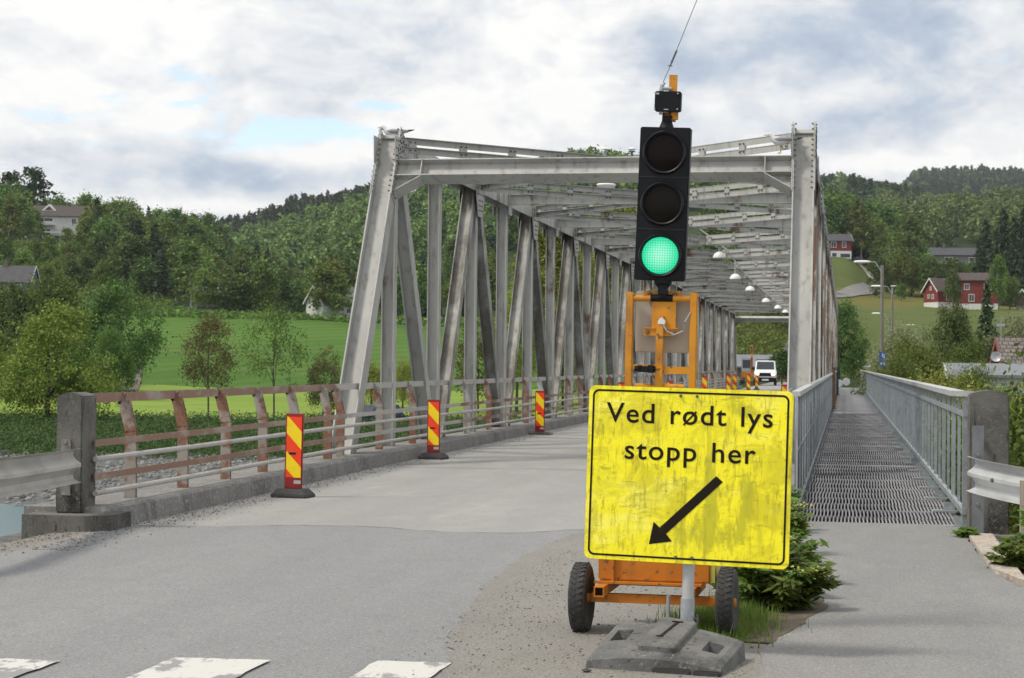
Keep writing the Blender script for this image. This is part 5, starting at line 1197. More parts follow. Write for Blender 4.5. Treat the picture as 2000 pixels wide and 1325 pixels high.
# rubber foot: arched slab with two lifting holes and a raised pad
FOOT = thing('sign_foot', 'sloping grey rubber foot with two square holes holding the yellow sign', 'sign foot', (-.893, 9.50, 0), -R(9.5))
fw, fd = .69, .55
HOLES = ((-.290, -.205, -.05, .11), (.205, .290, -.09, .07))
cuts = lambda a, b: [a-.001, a+.001, b-.001, b+.001]
xs = sorted(set([round(-fw/2+fw*i/26, 4) for i in range(27)]+[v for h in HOLES for v in cuts(h[0], h[1])])); ys = sorted(set([round(-fd/2+fd*i/14, 4) for i in range(15)]+[v for h in HOLES for v in cuts(h[2], h[3])]))
def fz(x, y, hole=True):
    v = (y+fd/2)/fd
    z = .058+.092*v**.9+.034*math.cos(min(1, abs(x)/(fw/2))*math.pi/2)**.9-.026*x/(fw/2)*v-.004*x/(fw/2)
    e_ = min(y+fd/2, fd/2-y, fw/2-abs(x)); z -= .016*max(0, 1-e_/.02)**2
    if hole:
        for a, b, c_, d in HOLES:
            if a < x < b and c_ < y < d: z = .012
    return z
m = MB(); nx, ny = len(xs), len(ys); V = [(x, y, fz(x, y)) for y in ys for x in xs]; F = [(j*nx+i, j*nx+i+1, (j+1)*nx+i+1, (j+1)*nx+i) for j in range(ny-1) for i in range(nx-1)]
rim = [i for i in range(nx)]+[j*nx+nx-1 for j in range(1, ny)]+[(ny-1)*nx+i for i in range(nx-2, -1, -1)]+[j*nx for j in range(ny-2, 0, -1)]
b = len(V); V += [(V[i][0]*1.015, V[i][1]*1.02, .0) for i in rim]; k = len(rim); F += [(rim[i], rim[(i+1) % k], b+(i+1) % k, b+i) for i in range(k)]
m.add(V, F)
RUB_G = M('dusty_grey_rubber', (.105, .105, .105), .9, 0, [(5, (.155, .155, .15), .38, .6, (1, 1, 1), 8), (2.2, (.06, .06, .06), .54, .66, (1, 1, 1), 8), (60, (.20, .20, .195), .58, .7), (26, (.05, .05, .05), .60, .68)], (55, .8, .006))
m.build('slab', RUB_G, FOOT)
m = MB(); pad = rrect(.20, .47, .025, 4); vs = []
for h_ in (-.02, .026): vs += [(x, y+.02, fz(x, y+.02)+h_) for x, y in pad]
vs += [(x*.93, y*.96+.02, fz(x*.93, y*.96+.02)+.034) for x, y in pad]
n = len(pad); F = [(i, (i+1) % n, n+(i+1) % n, n+i) for i in range(n)]+[(n+i, n+(i+1) % n, 2*n+(i+1) % n, 2*n+i) for i in range(n)]+[tuple(range(2*n, 3*n))]; m.add(vs, F); m.build('raised_pad', RUB_G, FOOT)
m = MB()
for a_, b_, w_ in (((.012, .19), (-.012, -.07), .016), ((-.02, .185), (.035, .195), .02), ((-.035, -.075), (.0, -.07), .014)):
    m.bar((a_[0], a_[1], fz(*a_)+.0345), (b_[0], b_[1], fz(*b_)+.0345), .004, w_, (0, 0, 1))
m.build('slot', BLACK, FOOT)
m = MB(); m.box((.10, -.26, .02), (.20, .06, .036)); m.box((.28, -.265, .02), (.14, .06, .034)); m.build('cracked_edge_lump', RUBBER, FOOT, bevel=.008)
m = MB(); m.tube([(-.03+.07*math.cos(a*.35), .30, .13+.045*math.sin(a*.35)) for a in range(0, 10)], .007, 6); o = m.build('wire_handle', M('rust_wire', (.30, .13, .05), .7), FOOT)
st_ = MB(); st_.add([(V_[0]*.03, V_[1]*.022, V_[2]*.02) for V_ in base.tolist()], F8.tolist()); o = st_.build('stone', M('dark_stone', (.06, .06, .058), .9)); o.location = (-1.26, 9.15, .02); tag(o, 'small dark stone lying by the front left corner of the rubber sign foot', 'stone')

# ------------------------------------------------------------------ traffic light trailer
TL = thing('traffic_light', 'mobile traffic light showing green on an orange two wheeled trailer', 'traffic light', (-1.07, 10.57, 0), -R(2))
for sx in (-1, 1):
    x = sx*.42; W_ = bpy.data.objects.new('wheel', None); COL.objects.link(W_); W_.parent = TL; W_.location = (x, 0, .2)
    m = MB(); m.lathe([(.105, -.035), (.125, -.046), (.165, -.052), (.187, -.046), (.198, -.03), (.201, 0), (.198, .03), (.187, .046), (.165, .052), (.125, .046), (.105, .035)], 36, axis='x')
    tr_ = bpy.data.objects
    for k in range(36):
        a = k*2*math.pi/36
        for q in (-1, 1): m.box((q*.02, math.cos(a+q*.05)*.2005, math.sin(a+q*.05)*.2005), (.034, .019, .006), Matrix.Rotation(a+q*.05-math.pi/2, 3, 'X') @ Matrix.Rotation(q*.5, 3, 'Z'))
    m.build('tyre', RUBBER, W_, True)
    m = MB(); m.lathe([(.025, -.05), (.03, -.03), (.09, -.02), (.108, -.036), (.108, .036), (.09, .02), (.03, .03), (.025, .05)], 20, axis='x'); m.build('rim', ORANGE, W_, True)
m = MB(); m.tube([(-.40, 0, .20), (.40, 0, .20)], .022, 10); m.bar((-.36, .0, .205), (.36, .0, .205), .05, .05); m.build('axle', ORANGE, TL)
for x in (-.285, .225):
    m = MB()
    for dx, dz, w, h in ((-.026, 0, .006, .058), (.026, 0, .006, .058), (0, .026, .046, .006), (0, -.026, .046, .006)): m.box((x+dx, .10, .262+dz), (w, .62, h))
    m.build('chassis_tube', ORANGE, TL)
for x in (-.285, .225): m = MB(); m.box((x, -.165, .262), (.046, .01, .046)); m.build('tube_opening', BLACK, TL)
m = MB(); m.box((-.03, -.03, .298), (.62, .06, .012)); m.build('cross_angle', ORANGE, TL); m = MB(); m.bar((-.285, .38, .262), (.225, .38, .262), .05, .05); m.build('rear_beam', ORANGE, TL)
m = MB(); m.box((.0, .20, .525), (.645, .42, .44)); m.build('battery_box', ORANGE, TL, bevel=.008)
m = MB(); m.box((-.235, -.02, .50), (.012, .035, .40)); m.box((-.215, -.006, .50), (.04, .012, .40)); m.box((.0, .2, .752), (.68, .46, .014)); m.build('box_flange', ORANGE, TL)
m = MB(); m.box((.335, .2, .50), (.03, .40, .38)); m.build('side_label', M('pale_yellow_label', (.52, .46, .10), .6), TL)
m = MB(); m.tube([(.105, -.16, .02), (.105, -.16, .25)], .012, 8); m.build('support_leg', GALV, TL)
MF = bpy.data.objects.new('mast_frame', None); COL.objects.link(MF); MF.parent = TL; MF.location = (0, 0, 0); MF.rotation_euler = (0, R(.7), 0)
def mf(m, name, mat, **k): return m.build(name, mat, MF, **k)
yb = .10
for x in (-.190, .182): m = MB(); m.box((x, yb, 1.30), (.043, .045, 1.34)); mf(m, 'upright_tube', YEL, bevel=.005)
m = MB()
m.tube([(-.168, yb, 1.935), (.160, yb, 1.935)], .019, 12); m.box((.09, yb, 1.52), (.145, .03, .042)); m.box((-.075, yb, 1.535), (.19, .03, .03)); m.tube([(-.148, yb-.01, 1.425), (.135, yb-.01, 1.425)], .015, 10)
mf(m, 'cross_tube', YEL)
m = MB(); m.box((-.01, yb-.01, 1.625), (.045, .05, .42)); mf(m, 'mast_tube', YEL, bevel=.004)
m = MB(); m.box((-.035, yb+.012, 1.84), (.055, .02, .17)); m.box((.035, yb+.008, 1.84), (.085, .02, .17)); m.box((-.005, yb-.005, 1.74), (.20, .02, .045)); m.box((-.005, yb+.0, 1.762), (.20, .05, .006)); m.box((-.01, yb+.03, 1.965), (.21, .02, .032)); mf(m, 'bracket_plate', YEL)
m = MB()
for x, z in ((-.08, 1.962), (.07, 1.962), (-.085, 1.738), (.075, 1.738)): bolts(m, (x, yb-.016 if z < 1.9 else yb+.019, z), (0, -1, 0), .013)
mf(m, 'bracket_bolt', BOLT)
m = MB(); m.box((-.005, yb+.07, 1.80), (.32, .025, .36)); mf(m, 'control_cabinet', M('beige_cabinet', (.42, .385, .33), .6), bevel=.006)
m = MB(); m.prism([(-.02, yb-.04, 1.785), (.02, yb-.04, 1.785), (.02, yb-.04, 1.808), (0, yb-.04, 1.825), (-.02, yb-.04, 1.808)], (0, .03, 0)); mf(m, 'cable_bracket', WHITE)
m = MB(); m.tube([(.005, yb-.03, 1.79), (.03, yb-.03, 1.745), (.075, yb-.03, 1.725), (.12, yb-.03, 1.745), (.135, yb-.025, 1.80), (.165, yb-.02, 1.855)], .006, 6); mf(m, 'cable', GALV, smooth=True)
m = MB(); m.tube([(-.15, yb-.04, 1.525), (-.03, yb-.04, 1.525)], .017, 10); m.box((-.055, yb-.05, 1.525), (.03, .04, .045)); m.box((-.12, yb-.05, 1.525), (.02, .04, .04)); m.box((-.09, yb-.045, 1.52), (.06, .05, .03)); mf(m, 'latch', BLACK)
m = MB(); m.tube([(.0, yb-.0, 1.94), (0, yb, 1.99)], .03, 12); m.tube([(0, yb, 1.985), (0, yb, 2.02), (0, yb, 2.06)], [.022, .05, .055], 12); m.box((0, yb-.03, 1.985), (.05, .02, .05)); m.tube([(-.07, yb, 1.937), (.06, yb, 1.937)], .0215, 10); mf(m, 'swivel_joint', BLACK)
# signal head
HD_ = bpy.data.objects.new('signal_head', None); COL.objects.link(HD_); HD_.parent = TL; HD_.location = (.006, .10, 2.035); HD_.rotation_euler = (R(2), R(2.2), R(1))
m = MB(); m.box((0, 0, .445), (.292, .09, .885)); m.box((0, .06, .445), (.25, .05, .84)); ho = m.build('housing', BLACK, HD_, bevel=.006)
m = MB(); m.box((.0, -.0465, .445), (.286, .004, .004)); m.box((0, -.0465, .30), (.28, .004, .004)); m.box((0, -.0465, .60), (.28, .004, .004)); m.build('seam', M('dark_seam', (.02, .022, .024), .6), HD_)
def lens_mat(name, col, em=None):
    t = MT(name, .22); t.col(col); t.b.inputs['Specular IOR Level'].default_value = .1
    if em:
        w = t.n('ShaderNodeTexWave'); w.bands_direction = 'Z'; w.inputs['Scale'].default_value = 22; t.l(t.tc.outputs['Object'], w.inputs[0])
        w2 = t.n('ShaderNodeTexWave'); w2.bands_direction = 'X'; w2.inputs['Scale'].default_value = 22; t.l(t.tc.outputs['Object'], w2.inputs[0])
        t.b.inputs['Emission Color'].default_value = (*em, 1)
        s = t.math('ADD', t.math('MULTIPLY', t.math('MULTIPLY', w.outputs['Fac'], w2.outputs['Fac']), .55), .62)
        gr = t.n('ShaderNodeTexGradient'); gr.gradient_type = 'SPHERICAL'; mp = t.n('ShaderNodeMapping'); mp.inputs['Scale'].default_value = (8, 8, 8); t.l(t.tc.outputs['Object'], mp.inputs[0]); t.l(mp.outputs[0], gr.inputs[0])
        ec = t.mix(t.ramp(gr.outputs['Fac'], .0, .95), em, (.72, 1., .90)); t.l(ec, t.b.inputs['Emission Color']); t.l(s, t.b.inputs['Emission Strength'])
    return t.m
for z, nm, mt in ((.742, 'red_lens', lens_mat('unlit_red_lens', (.008, .005, .005))), (.447, 'amber_lens', lens_mat('unlit_amber_lens', (.009, .0075, .006))), (.148, 'green_lens', lens_mat('lit_green_lens', (.02, .25, .14), (.0, .72, .34)))):
    m = MB(); m.lathe([(.128, -.045), (.126, -.062), (.119, -.070), (.112, -.066), (.110, -.048)], 40, (0, 0, z), 'y'); m.build('lens_bezel', M('bezel_black', (.007, .0075, .009), .42, spec=.25), HD_, True)
    m = MB(); m.lathe([(.1095, -.047), (.09, -.053), (.06, -.058), (.03, -.0605), (.002, -.061)], 40, (0, 0, 0), 'y'); lo = m.build(nm, mt, HD_, True); lo.location = (0, 0, z)
# sensor on top
m = MB(); m.tube([(-.0, .0, .885), (.0, 0, .93)], [.045, .028], 12); m.box((.0, 0, .95), (.05, .05, .05)); m.build('top_joint', BLACK, HD_)
m = MB(); m.box((.026, .02, 1.06), (.045, .03, .27)); m.box((.02, -.0, .965), (.07, .05, .02)); m.box((.05, -.005, .985), (.03, .03, .10)); m.build('sensor_bracket', YEL, HD_)
m = MB(); m.prism([(x+.008, -.06, 1.035+z) for x, z in rrect(.152, .116, .012, 3)], (0, .05, 0)); sb = m.build('radar_sensor', BLACK, HD_)
m = MB()
for x, z in ((-.065, .045), (.065, .045), (-.065, -.045), (.065, -.045)): bolts(m, (x, -.06, 1.035+z), (0, -1, 0), .006)
m.build('screw', GALV, sb)
m = MB(); m.box((-.055, -.0615, 1.078), (.022, .003, .010)); m.box((.0, -.0615, .988), (.026, .003, .005)); m.build('sensor_label', GREY_L, sb)
m = MB(); m.tube([(-.035, -.03, .96), (-.035, -.03, .985)], .01, 6); m.tube([(-.04, .0, 1.115), (.02, .0, 1.112)], .011, 8); m.tube([(-.04, 0, 1.10), (-.035, 0, 1.135), (-.02, 0, 1.15)], [.014, .012, .006], 8); m.build('antenna_base', GALV, HD_)
m = MB(); m.tube([(-.035, 0, 1.14), (.008, 0, 1.25), (.165, 0, 1.685)], .0022, 5); m.tube([(.012, 0, 1.262), (.040, 0, 1.335)], .006, 8); m.tube([(.005, 0, 1.243), (.012, 0, 1.262)], .004, 6); m.box((.006, 0, 1.246), (.026, .006, .006)); m.build('whip_antenna', BOLT, HD_)

# ------------------------------------------------------------------ hanging lamps and cable under the bracing
MILK = M('white_lamp_glass', (.80, .80, .78), .3)
for (px_, py_, Y_, lb) in ((1405, 500, 53, 'largest hanging white dome lamp under the bridge bracing'), (1436, 542, 61, 'second largest hanging white dome lamp'), (1465, 565, 71, 'third hanging white dome lamp'), (1496, 588, 88, 'fourth hanging white dome lamp'), (1519, 601, 103, 'fifth hanging white dome lamp'), (1534, 609, 115, 'smallest hanging dome lamp close to the far portal')):
    c = at(px_, py_, Y_); T = thing('dome_lamp', lb, 'lamp', c, 0, 'dome lamps hanging along the bridge'); r_ = .185 if Y_ < 80 else .20
    m = MB(); m.lathe([(r_*math.cos(a*.26), r_*math.sin(a*.26)*.95) for a in range(0, 6)]+[(.03, r_*.97)], 20, (0, 0, -.06)); m.build('shade', MILK, T, True)
    m = MB(); m.lathe([(r_*.98, -.06), (r_*.9, -.09), (.02, -.10)], 20); m.build('lens', GALV, T, True)
    m = MB(); m.tube([(0, 0, .12), (0, 0, .26)], .035, 8); m.tube([(0, 0, .2), (.1, 0, .24)], .015, 5); m.build('hanger', GALV, T)
c = at(1184, 362, 30.2); T = thing('flat_lamp', 'flat oval white lamp under the near portal beam', 'lamp', c); m = MB(); m.lathe([(.02, -.05), (.14, -.035), (.165, 0), (.15, .02), (.02, .03)], 20); m.build('shade', MILK, T, True); m = MB(); m.tube([(-.1, 0, .02), (-.12, 0, .12)], .012, 6); m.tube([(.12, 0, .02), (.13, 0, .15)], .012, 6); m.build('hanger', BOLT, T)
pts_ = [at(1225, 345, 30)]+[at(a, b, y) for a, b, y in ((1300, 420, 42), (1352, 448, 47), (1420, 498, 57), (1450, 538, 66), (1490, 575, 82), (1530, 604, 114))]
m = MB(); m.tube([p+Vector((0, 0, .15)) for p in pts_], .022, 6); o = m.build('lamp_cable', WHITE); tag(o, 'pale sagging cable feeding the dome lamps under the bracing', 'cable')
for px_, lb in ((1181, 'white capped fitting standing on the middle of the portal beam'), (1234, 'dark stalked white capped fitting on the portal beam left of the traffic light')):
    c = at(px_, 303, YU1-.16); T = thing('beam_fitting', lb, 'fitting', c); m = MB(); m.tube([(0, 0, -.02), (0, 0, .07)], .02, 8); m.lathe([(.05, .045), (.055, .055), (.05, .065)], 12); m.build('stalk', BOLT if px_ > 1200 else GALV, T); m = MB(); m.lathe([(.062, .085), (.06, .10), (.03, .118), (.005, .122)], 14); m.build('cap', WHITE, T, True)

# ------------------------------------------------------------------ street lamps
def street_lamp(label, px_, Y_, ztop, arms, r_=.13):
    X_ = place_px(px_, Y_); zg = max(hz(X_, Y_), -2.5); T = thing('street_lamp', label, 'street lamp', (X_, Y_, zg), 0, 'street lamps beyond the footbridge'); h = ztop-zg
    m = MB(); m.tube([(0, 0, -.3), (0, 0, h)], [r_, r_*.8], 10); m.build('pole', WOODPOLE, T, True)
    for (dx, dz, s) in arms:
        hx = dx; m = MB(); m.tube([(0, -.1, h-.5), (hx*.35, -.1, h+dz*.9), (hx*.8, -.1, h+dz)], .03, 6); a = m.build('arm', GALV, T)
        m = MB(); L_ = .95*s; m.lathe([(.03, -L_/2), (.12*s, -L_*.42), (.16*s, -L_*.1), (.15*s, L_*.2), (.09*s, L_*.42), (.03, L_*.5)], 12, (0, 0, 0), 'x'); o = m.build('lamp_head', MILK, a, True); o.location = (hx, -.1, h+dz); o.scale = (1, 1, .55)
street_lamp('wooden street lamp nearest beyond the footbridge, carrying the blue signs', 1722, 120, at(1722, 518, 120).z, [(-1.25, .2, 1.15)])
street_lamp('pale wooden lamp pole right of the nearest one, arm reaching left', 1742, 150, at(1742, 562, 150).z, [(-1.15, .1, 1.1), (.1, .12, .5)], .12)
street_lamp('street lamp whose head shows behind the pale wooden pole', 1737, 200, at(1737, 622, 200).z, [(-1.35, .5, 1.1)], .1)
street_lamp('farthest dark street lamp above the bushes', 1802, 260, at(1802, 638, 260).z, [(-1.7, .2, 1.2)], .14)
c = at(1724, 702, 119.6); X_ = c.x
BLUE = M('sign_blue', (.015, .10, .45), .4)
T = thing('footpath_sign', 'pair of small blue footpath signs on the nearest wooden lamp pole', 'sign', (X_, 119.75, c.z)); 
for dz, nm in ((.235, 'upper_plate'), (-.235, 'lower_plate')):
    m = MB(); m.prism([(x, 0, dz+z) for x, z in rrect(.44, .44, .04, 3)], (0, .02, 0)); pl_ = m.build(nm, BLUE, T)
    m = MB()
    if dz > 0: m.lathe([(.03, -.002), (.03, 0)], 10, (.0, -.002, dz+.12), 'y'); m.box((0, -.003, dz+.02), (.07, .004, .13)); m.bar((-.01, -.003, dz-.03), (-.07, -.003, dz-.15), .04, .004, (1, 0, 0)); m.bar((.01, -.003, dz-.03), (.07, -.003, dz-.15), .04, .004, (1, 0, 0)); m.bar((.10, -.003, dz+.06), (.12, -.003, dz-.15), .04, .004, (1, 0, 0))
    else:
        for x in (-.09, .09): m.lathe([(.065, -.001), (.065, .001)], 14, (x, -.003, dz-.05), 'y')
        m.bar((-.09, -.004, dz-.05), (0, -.004, dz+.06), .02, .004, (1, 0, 0)); m.bar((0, -.004, dz+.06), (.09, -.004, dz-.05), .02, .004, (1, 0, 0)); m.box((.05, -.004, dz+.10), (.08, .004, .02))
    m.build('pictogram', WHITE, pl_)
c = at(152, 500, 470); T = thing('utility_pole', 'pale utility pole right below the white hillside house', 'pole', (c.x, 470, hz(c.x, 470))); m = MB(); m.tube([(0, 0, -.5), (0, 0, at(152, 428, 470).z-hz(c.x, 470))], .16, 8); m.build('pole', WOODPOLE, T)
c = at(20, 540, 400); T = thing('street_lamp', 'thin street lamp above the blue house at the left edge', 'street lamp', (c.x, 400, hz(c.x, 400))); zt_ = at(20, 511, 400).z-hz(c.x, 400); m = MB(); m.tube([(0, 0, -.3), (0, 0, zt_)], .08, 7); m.build('pole', GALV, T); m = MB(); m.lathe([(.05, -.5), (.18, -.3), (.18, .3), (.05, .5)], 8, (-.3, 0, zt_), 'x'); m.build('lamp_head', MILK, T)

# ------------------------------------------------------------------ vehicles
def car(name, label, cat, loc, rz, L_, Wd, hood, H, prof, cab, paint, lights=None, rack=False, bull=None):
    """prof: lower-body side outline [(y, z)], front at -y; cab: (y0,y1 at belt, y0,y1 at roof, belt z, roof z, roof width)"""
    T = thing(name, label, cat, loc, rz); m = MB(); hw = Wd/2
    n = len(prof); vs = [(-hw, y, z) for y, z in prof]+[(hw, y, z) for y, z in prof]
    m.add(vs, [tuple(range(n)), tuple(range(n, 2*n))[::-1]]+[(i, (i+1) % n, n+(i+1) % n, n+i) for i in range(n)]); body = m.build('body', paint, T, bevel=.07)
    a0, a1, b0, b1, zb_, zr_, wr = cab; m = MB(); hb = hw-.05; hr = wr/2; zb_ -= .06
    V = [(-hb, a0, zb_), (hb, a0, zb_), (hb, a1, zb_), (-hb, a1, zb_), (-hr, b0, zr_), (hr, b0, zr_), (hr, b1, zr_), (-hr, b1, zr_)]
    m.add(V, [(0, 1, 5, 4), (1, 2, 6, 5), (2, 3, 7, 6), (3, 0, 4, 7), (4, 5, 6, 7)]); m.build('cabin', paint, T, bevel=.05)
    def pane(nm, q, lo, hi, e0, e1, off=.012):
        A, B, C_, D_ = [Vector(V[i]) for i in q]
        P = lambda u, v: (A.lerp(B, u)).lerp(D_.lerp(C_, u), v)
        nr = (B-A).cross(D_-A).normalized(); pts4 = [P(e0, lo), P(e1, lo), P(e1, hi), P(e0, hi)]
        mm = MB(); mm.prism([p+nr*off for p in pts4], nr*-.006); return mm.build(nm, GLASS, T)
    pane('windscreen', (0, 1, 5, 4), .12, .90, .07, .93)
    pane('rear_window', (2, 3, 7, 6), .25, .88, .1, .9)
    for q in ((1, 2, 6, 5), (3, 0, 4, 7)):
        pane('side_window', q, .22, .88, .12, .47); pane('side_window', q, .22, .88, .53, .9)
    for y in (prof[0][0]+L_*.19, prof[0][0]+L_*.80):
        for s in (-1, 1):
            w = bpy.data.objects.new('wheel', None); COL.objects.link(w); w.parent = T; w.location = (s*(hw-.10), y, .33)
            m = MB(); m.lathe([(.2, -.11), (.30, -.11), (.33, -.07), (.33, .07), (.30, .11), (.2, .11)], 18, axis='x'); m.build('tyre', RUBBER, w, True)
            m = MB(); m.lathe([(.02, -.10), (.19, -.112), (.2, -.08), (.2, .08), (.19, .112), (.02, .10)], 14, axis='x'); m.build('rim', GALV, w, True)
    yf = prof[0][0]; zl = hood-.17
    for s in (-1, 1):
        m = MB(); m.lathe([(.14, .06), (.15, -.03), (.10, -.055), (.01, -.06)], 14, (s*(hw-.27), yf-.06, zl), 'y'); m.build('headlight', (lights or {}).get(s, GLASS), T, True)
        m = MB(); m.box((s*(hw+.10), a0+.35, zb_+.18), (.2, .10, .16)); m.build('mirror', BLACK, T, bevel=.03)
    m = MB(); m.box((0, yf-.02, zl-.04), (Wd-.30, .07, .26)); m.build('grille', BLACK, T)
    m = MB(); m.box((0, yf-.03, .46), (Wd-.02, .14, .34)); bu = m.build('bumper', bull or BLACK, T, bevel=.03)
    m = MB(); m.box((0, yf-.105, .45), (.52, .012, .11)); m.build('number_plate', WHITE, T)
    if rack:
        m = MB()
        for y in (b0+.3, (b0+b1)/2, b1-.3): m.bar((-hr+.05, y, zr_+.09), (hr-.05, y, zr_+.09), .04, .05)
        for s in (-1, 1): m.bar((s*(hr-.06), b0+.2, zr_+.10), (s*(hr-.06), b1-.2, zr_+.10), .04, .04); m.box((s*(hr-.06), b0+.3, zr_+.05), (.04, .05, .10)); m.box((s*(hr-.06), b1-.3, zr_+.05), (.04, .05, .10))
        m.build('roof_rack', BLACK, T)
    return T
t = MT('lit_headlight', .2); t.col((.9, .85, .7)); t.b.inputs['Emission Color'].default_value = (1, .62, .28, 1); t.b.inputs['Emission Strength'].default_value = 3.2; LIT = t.m
t = MT('dim_headlight', .2); t.col((.8, .78, .7)); t.b.inputs['Emission Color'].default_value = (1, .85, .6, 1); t.b.inputs['Emission Strength'].default_value = .8; DIM = t.m
VANW = M('van_white', (.70, .71, .72), .3); BLUEP = M('dark_blue_paint', (.02, .03, .10), .22); GRYP = M('dark_grey_paint', (.05, .05, .055), .25)
c = at(1495, 748, 148)
car('white_van', 'white van with roof rack and one bright headlight facing the bridge', 'van', (c.x, 148, 0), R(2), 4.7, 1.74, 1.08, 1.95,
    [(-2.3, .35), (-2.33, .95), (-2.15, 1.10), (-1.6, 1.22), (2.3, 1.22), (2.36, .35)], (-1.72, 2.25, -.95, 2.1, 1.22, 1.95, 1.5), VANW, {1: LIT, -1: DIM}, True)
c = at(732, 830, 117); zc_ = hz(c.x, 117)
car('blue_suv', 'dark blue estate car parked on the far bank seen through the railing', 'car', (c.x, 117, zc_+.05), R(-34), 4.5, 1.8, .95, 1.7,
    [(-2.2, .35), (-2.25, .75), (-2.1, .93), (-.95, 1.03), (2.15, 1.05), (2.25, .75), (2.2, .35)], (-1.05, 2.1, -.4, 1.75, 1.03, 1.68, 1.35), BLUEP, None, False, BLUEP).scale = (.9, .9, .9)
x, z = hp(1671, 527); car('parked_car', 'dark car parked beside the small red hillside house', 'car', (x, 527, z+.3), R(-70), 4.4, 1.75, .85, 1.45,
    [(-2.15, .3), (-2.2, .65), (-2.0, .82), (-.9, .93), (1.4, .95), (2.15, .9), (2.2, .35)], (-.95, 1.6, -.2, 1.1, .93, 1.43, 1.3), GRYP)
c = at(1465, 735, 158); T = thing('excavator', 'small orange excavator with raised arm behind the marker boards', 'excavator', (c.x-.2, 160, 0))
m = MB()
for s in (-1, 1): m.prism([(s*.55-.15, y, z) for y, z in ((-.9, .18), (-.75, 0), (.75, 0), (.9, .18), (.9, .32), (.75, .48), (-.75, .48), (-.9, .32))], (.3, 0, 0))
m.build('track', RUBBER, T); m = MB(); m.box((0, .1, .75), (1.25, 1.5, .5)); m.build('undercarriage', ORANGE, T, bevel=.06); m = MB(); m.box((-.2, .1, 1.6), (.85, 1.1, 1.2)); m.build('cab', GALV, T, bevel=.06)
m = MB(); m.box((-.2, -.46, 1.7), (.65, .02, .7)); m.build('window', GLASS, T); m = MB(); m.bar((.3, -.5, .9), (.28, -.9, 2.3), .2, .16, (0, 1, 0)); m.bar((.28, -.9, 2.2), (.28, -.6, 3.3), .22, .15, (0, 1, 0)); m.build('arm', ORANGE, T); m = MB(); m.bar((.28, -1.05, 2.6), (.28, -.9, 3.2), .08, .08, (0, 1, 0)); m.build('ram', BLACK, T)

# ------------------------------------------------------------------ gulls
GW = M('gull_white_feathers', (.62, .62, .62), .8); GG = M('gull_grey_feathers', (.30, .31, .33), .8); GB = M('gull_black_tips', (.02, .02, .022), .7); GY = M('gull_yellow_beak', (.45, .33, .08), .6)
def gull(label, loc, rz, crouch=False, tilt=0.):
    T = thing('gull', label, 'gull', loc, rz); lg = .02 if crouch else .12; z0 = lg+.07
    m = MB()   # one continuous body: tail to head, facing -x
    pts_ = [(.24, 0, z0+.02), (.17, 0, z0+.022), (.09, 0, z0+.01), (0, 0, z0), (-.08, 0, z0+.012), (-.125, 0, z0+.045), (-.15, 0, z0+.08), (-.175, 0, z0+.10), (-.205, 0, z0+.10), (-.222, 0, z0+.097)]
    m.tube(pts_, [.012, .028, .058, .075, .066, .046, .036, .038, .030, .010], 12); m.build('body', GW, T, True)
    for s in (-1, 1):
        m = MB(); m.tube([(-.10, s*.05, z0+.03), (-.02, s*.073, z0+.03), (.10, s*.062, z0+.03), (.22, s*.03, z0+.035), (.27, s*.02, z0+.04)], [.012, .036, .034, .018, .008], 8); m.build('wing', GG, T, True)
        m = MB(); m.tube([(.23, s*.026, z0+.036), (.29, s*.014, z0+.046), (.345, s*.008, z0+.056)], [.016, .013, .004], 6); m.build('wing_tip', GB, T, True)
        m = MB(); m.tube([(-.01, s*.025, z0-.05), (-.0, s*.025, .005)], .007, 5); m.tube([(0, s*.025, .006), (-.045, s*.025, .004)], .006, 5); m.build('leg', GY, T)
        m = MB(); m.lathe([(.001, -.004), (.005, -.002), (.005, .002), (.001, .004)], 8, (-.193, s*.031, z0+.108), 'y'); m.build('eye', GB, T)
    m = MB(); m.tube([(-.215, 0, z0+.098), (-.245, 0, z0+.094), (-.268, 0, z0+.084)], [.012, .009, .003], 6); m.build('beak', GY, T, True)
    return T
c = at(764, 262, YU1+.25); gull('gull crouching on the top of the left truss corner', (c.x+.04, c.y, 5.20), R(4), True)
c = at(1525, 296, YU1-.16); gull('grey gull standing on the right end of the portal beam', (c.x, c.y, 4.846), R(6))
c = at(1732, 727, 118); gull('gull sitting on the far part of the footbridge handrail', (1.15, 100, 1.315), R(172))

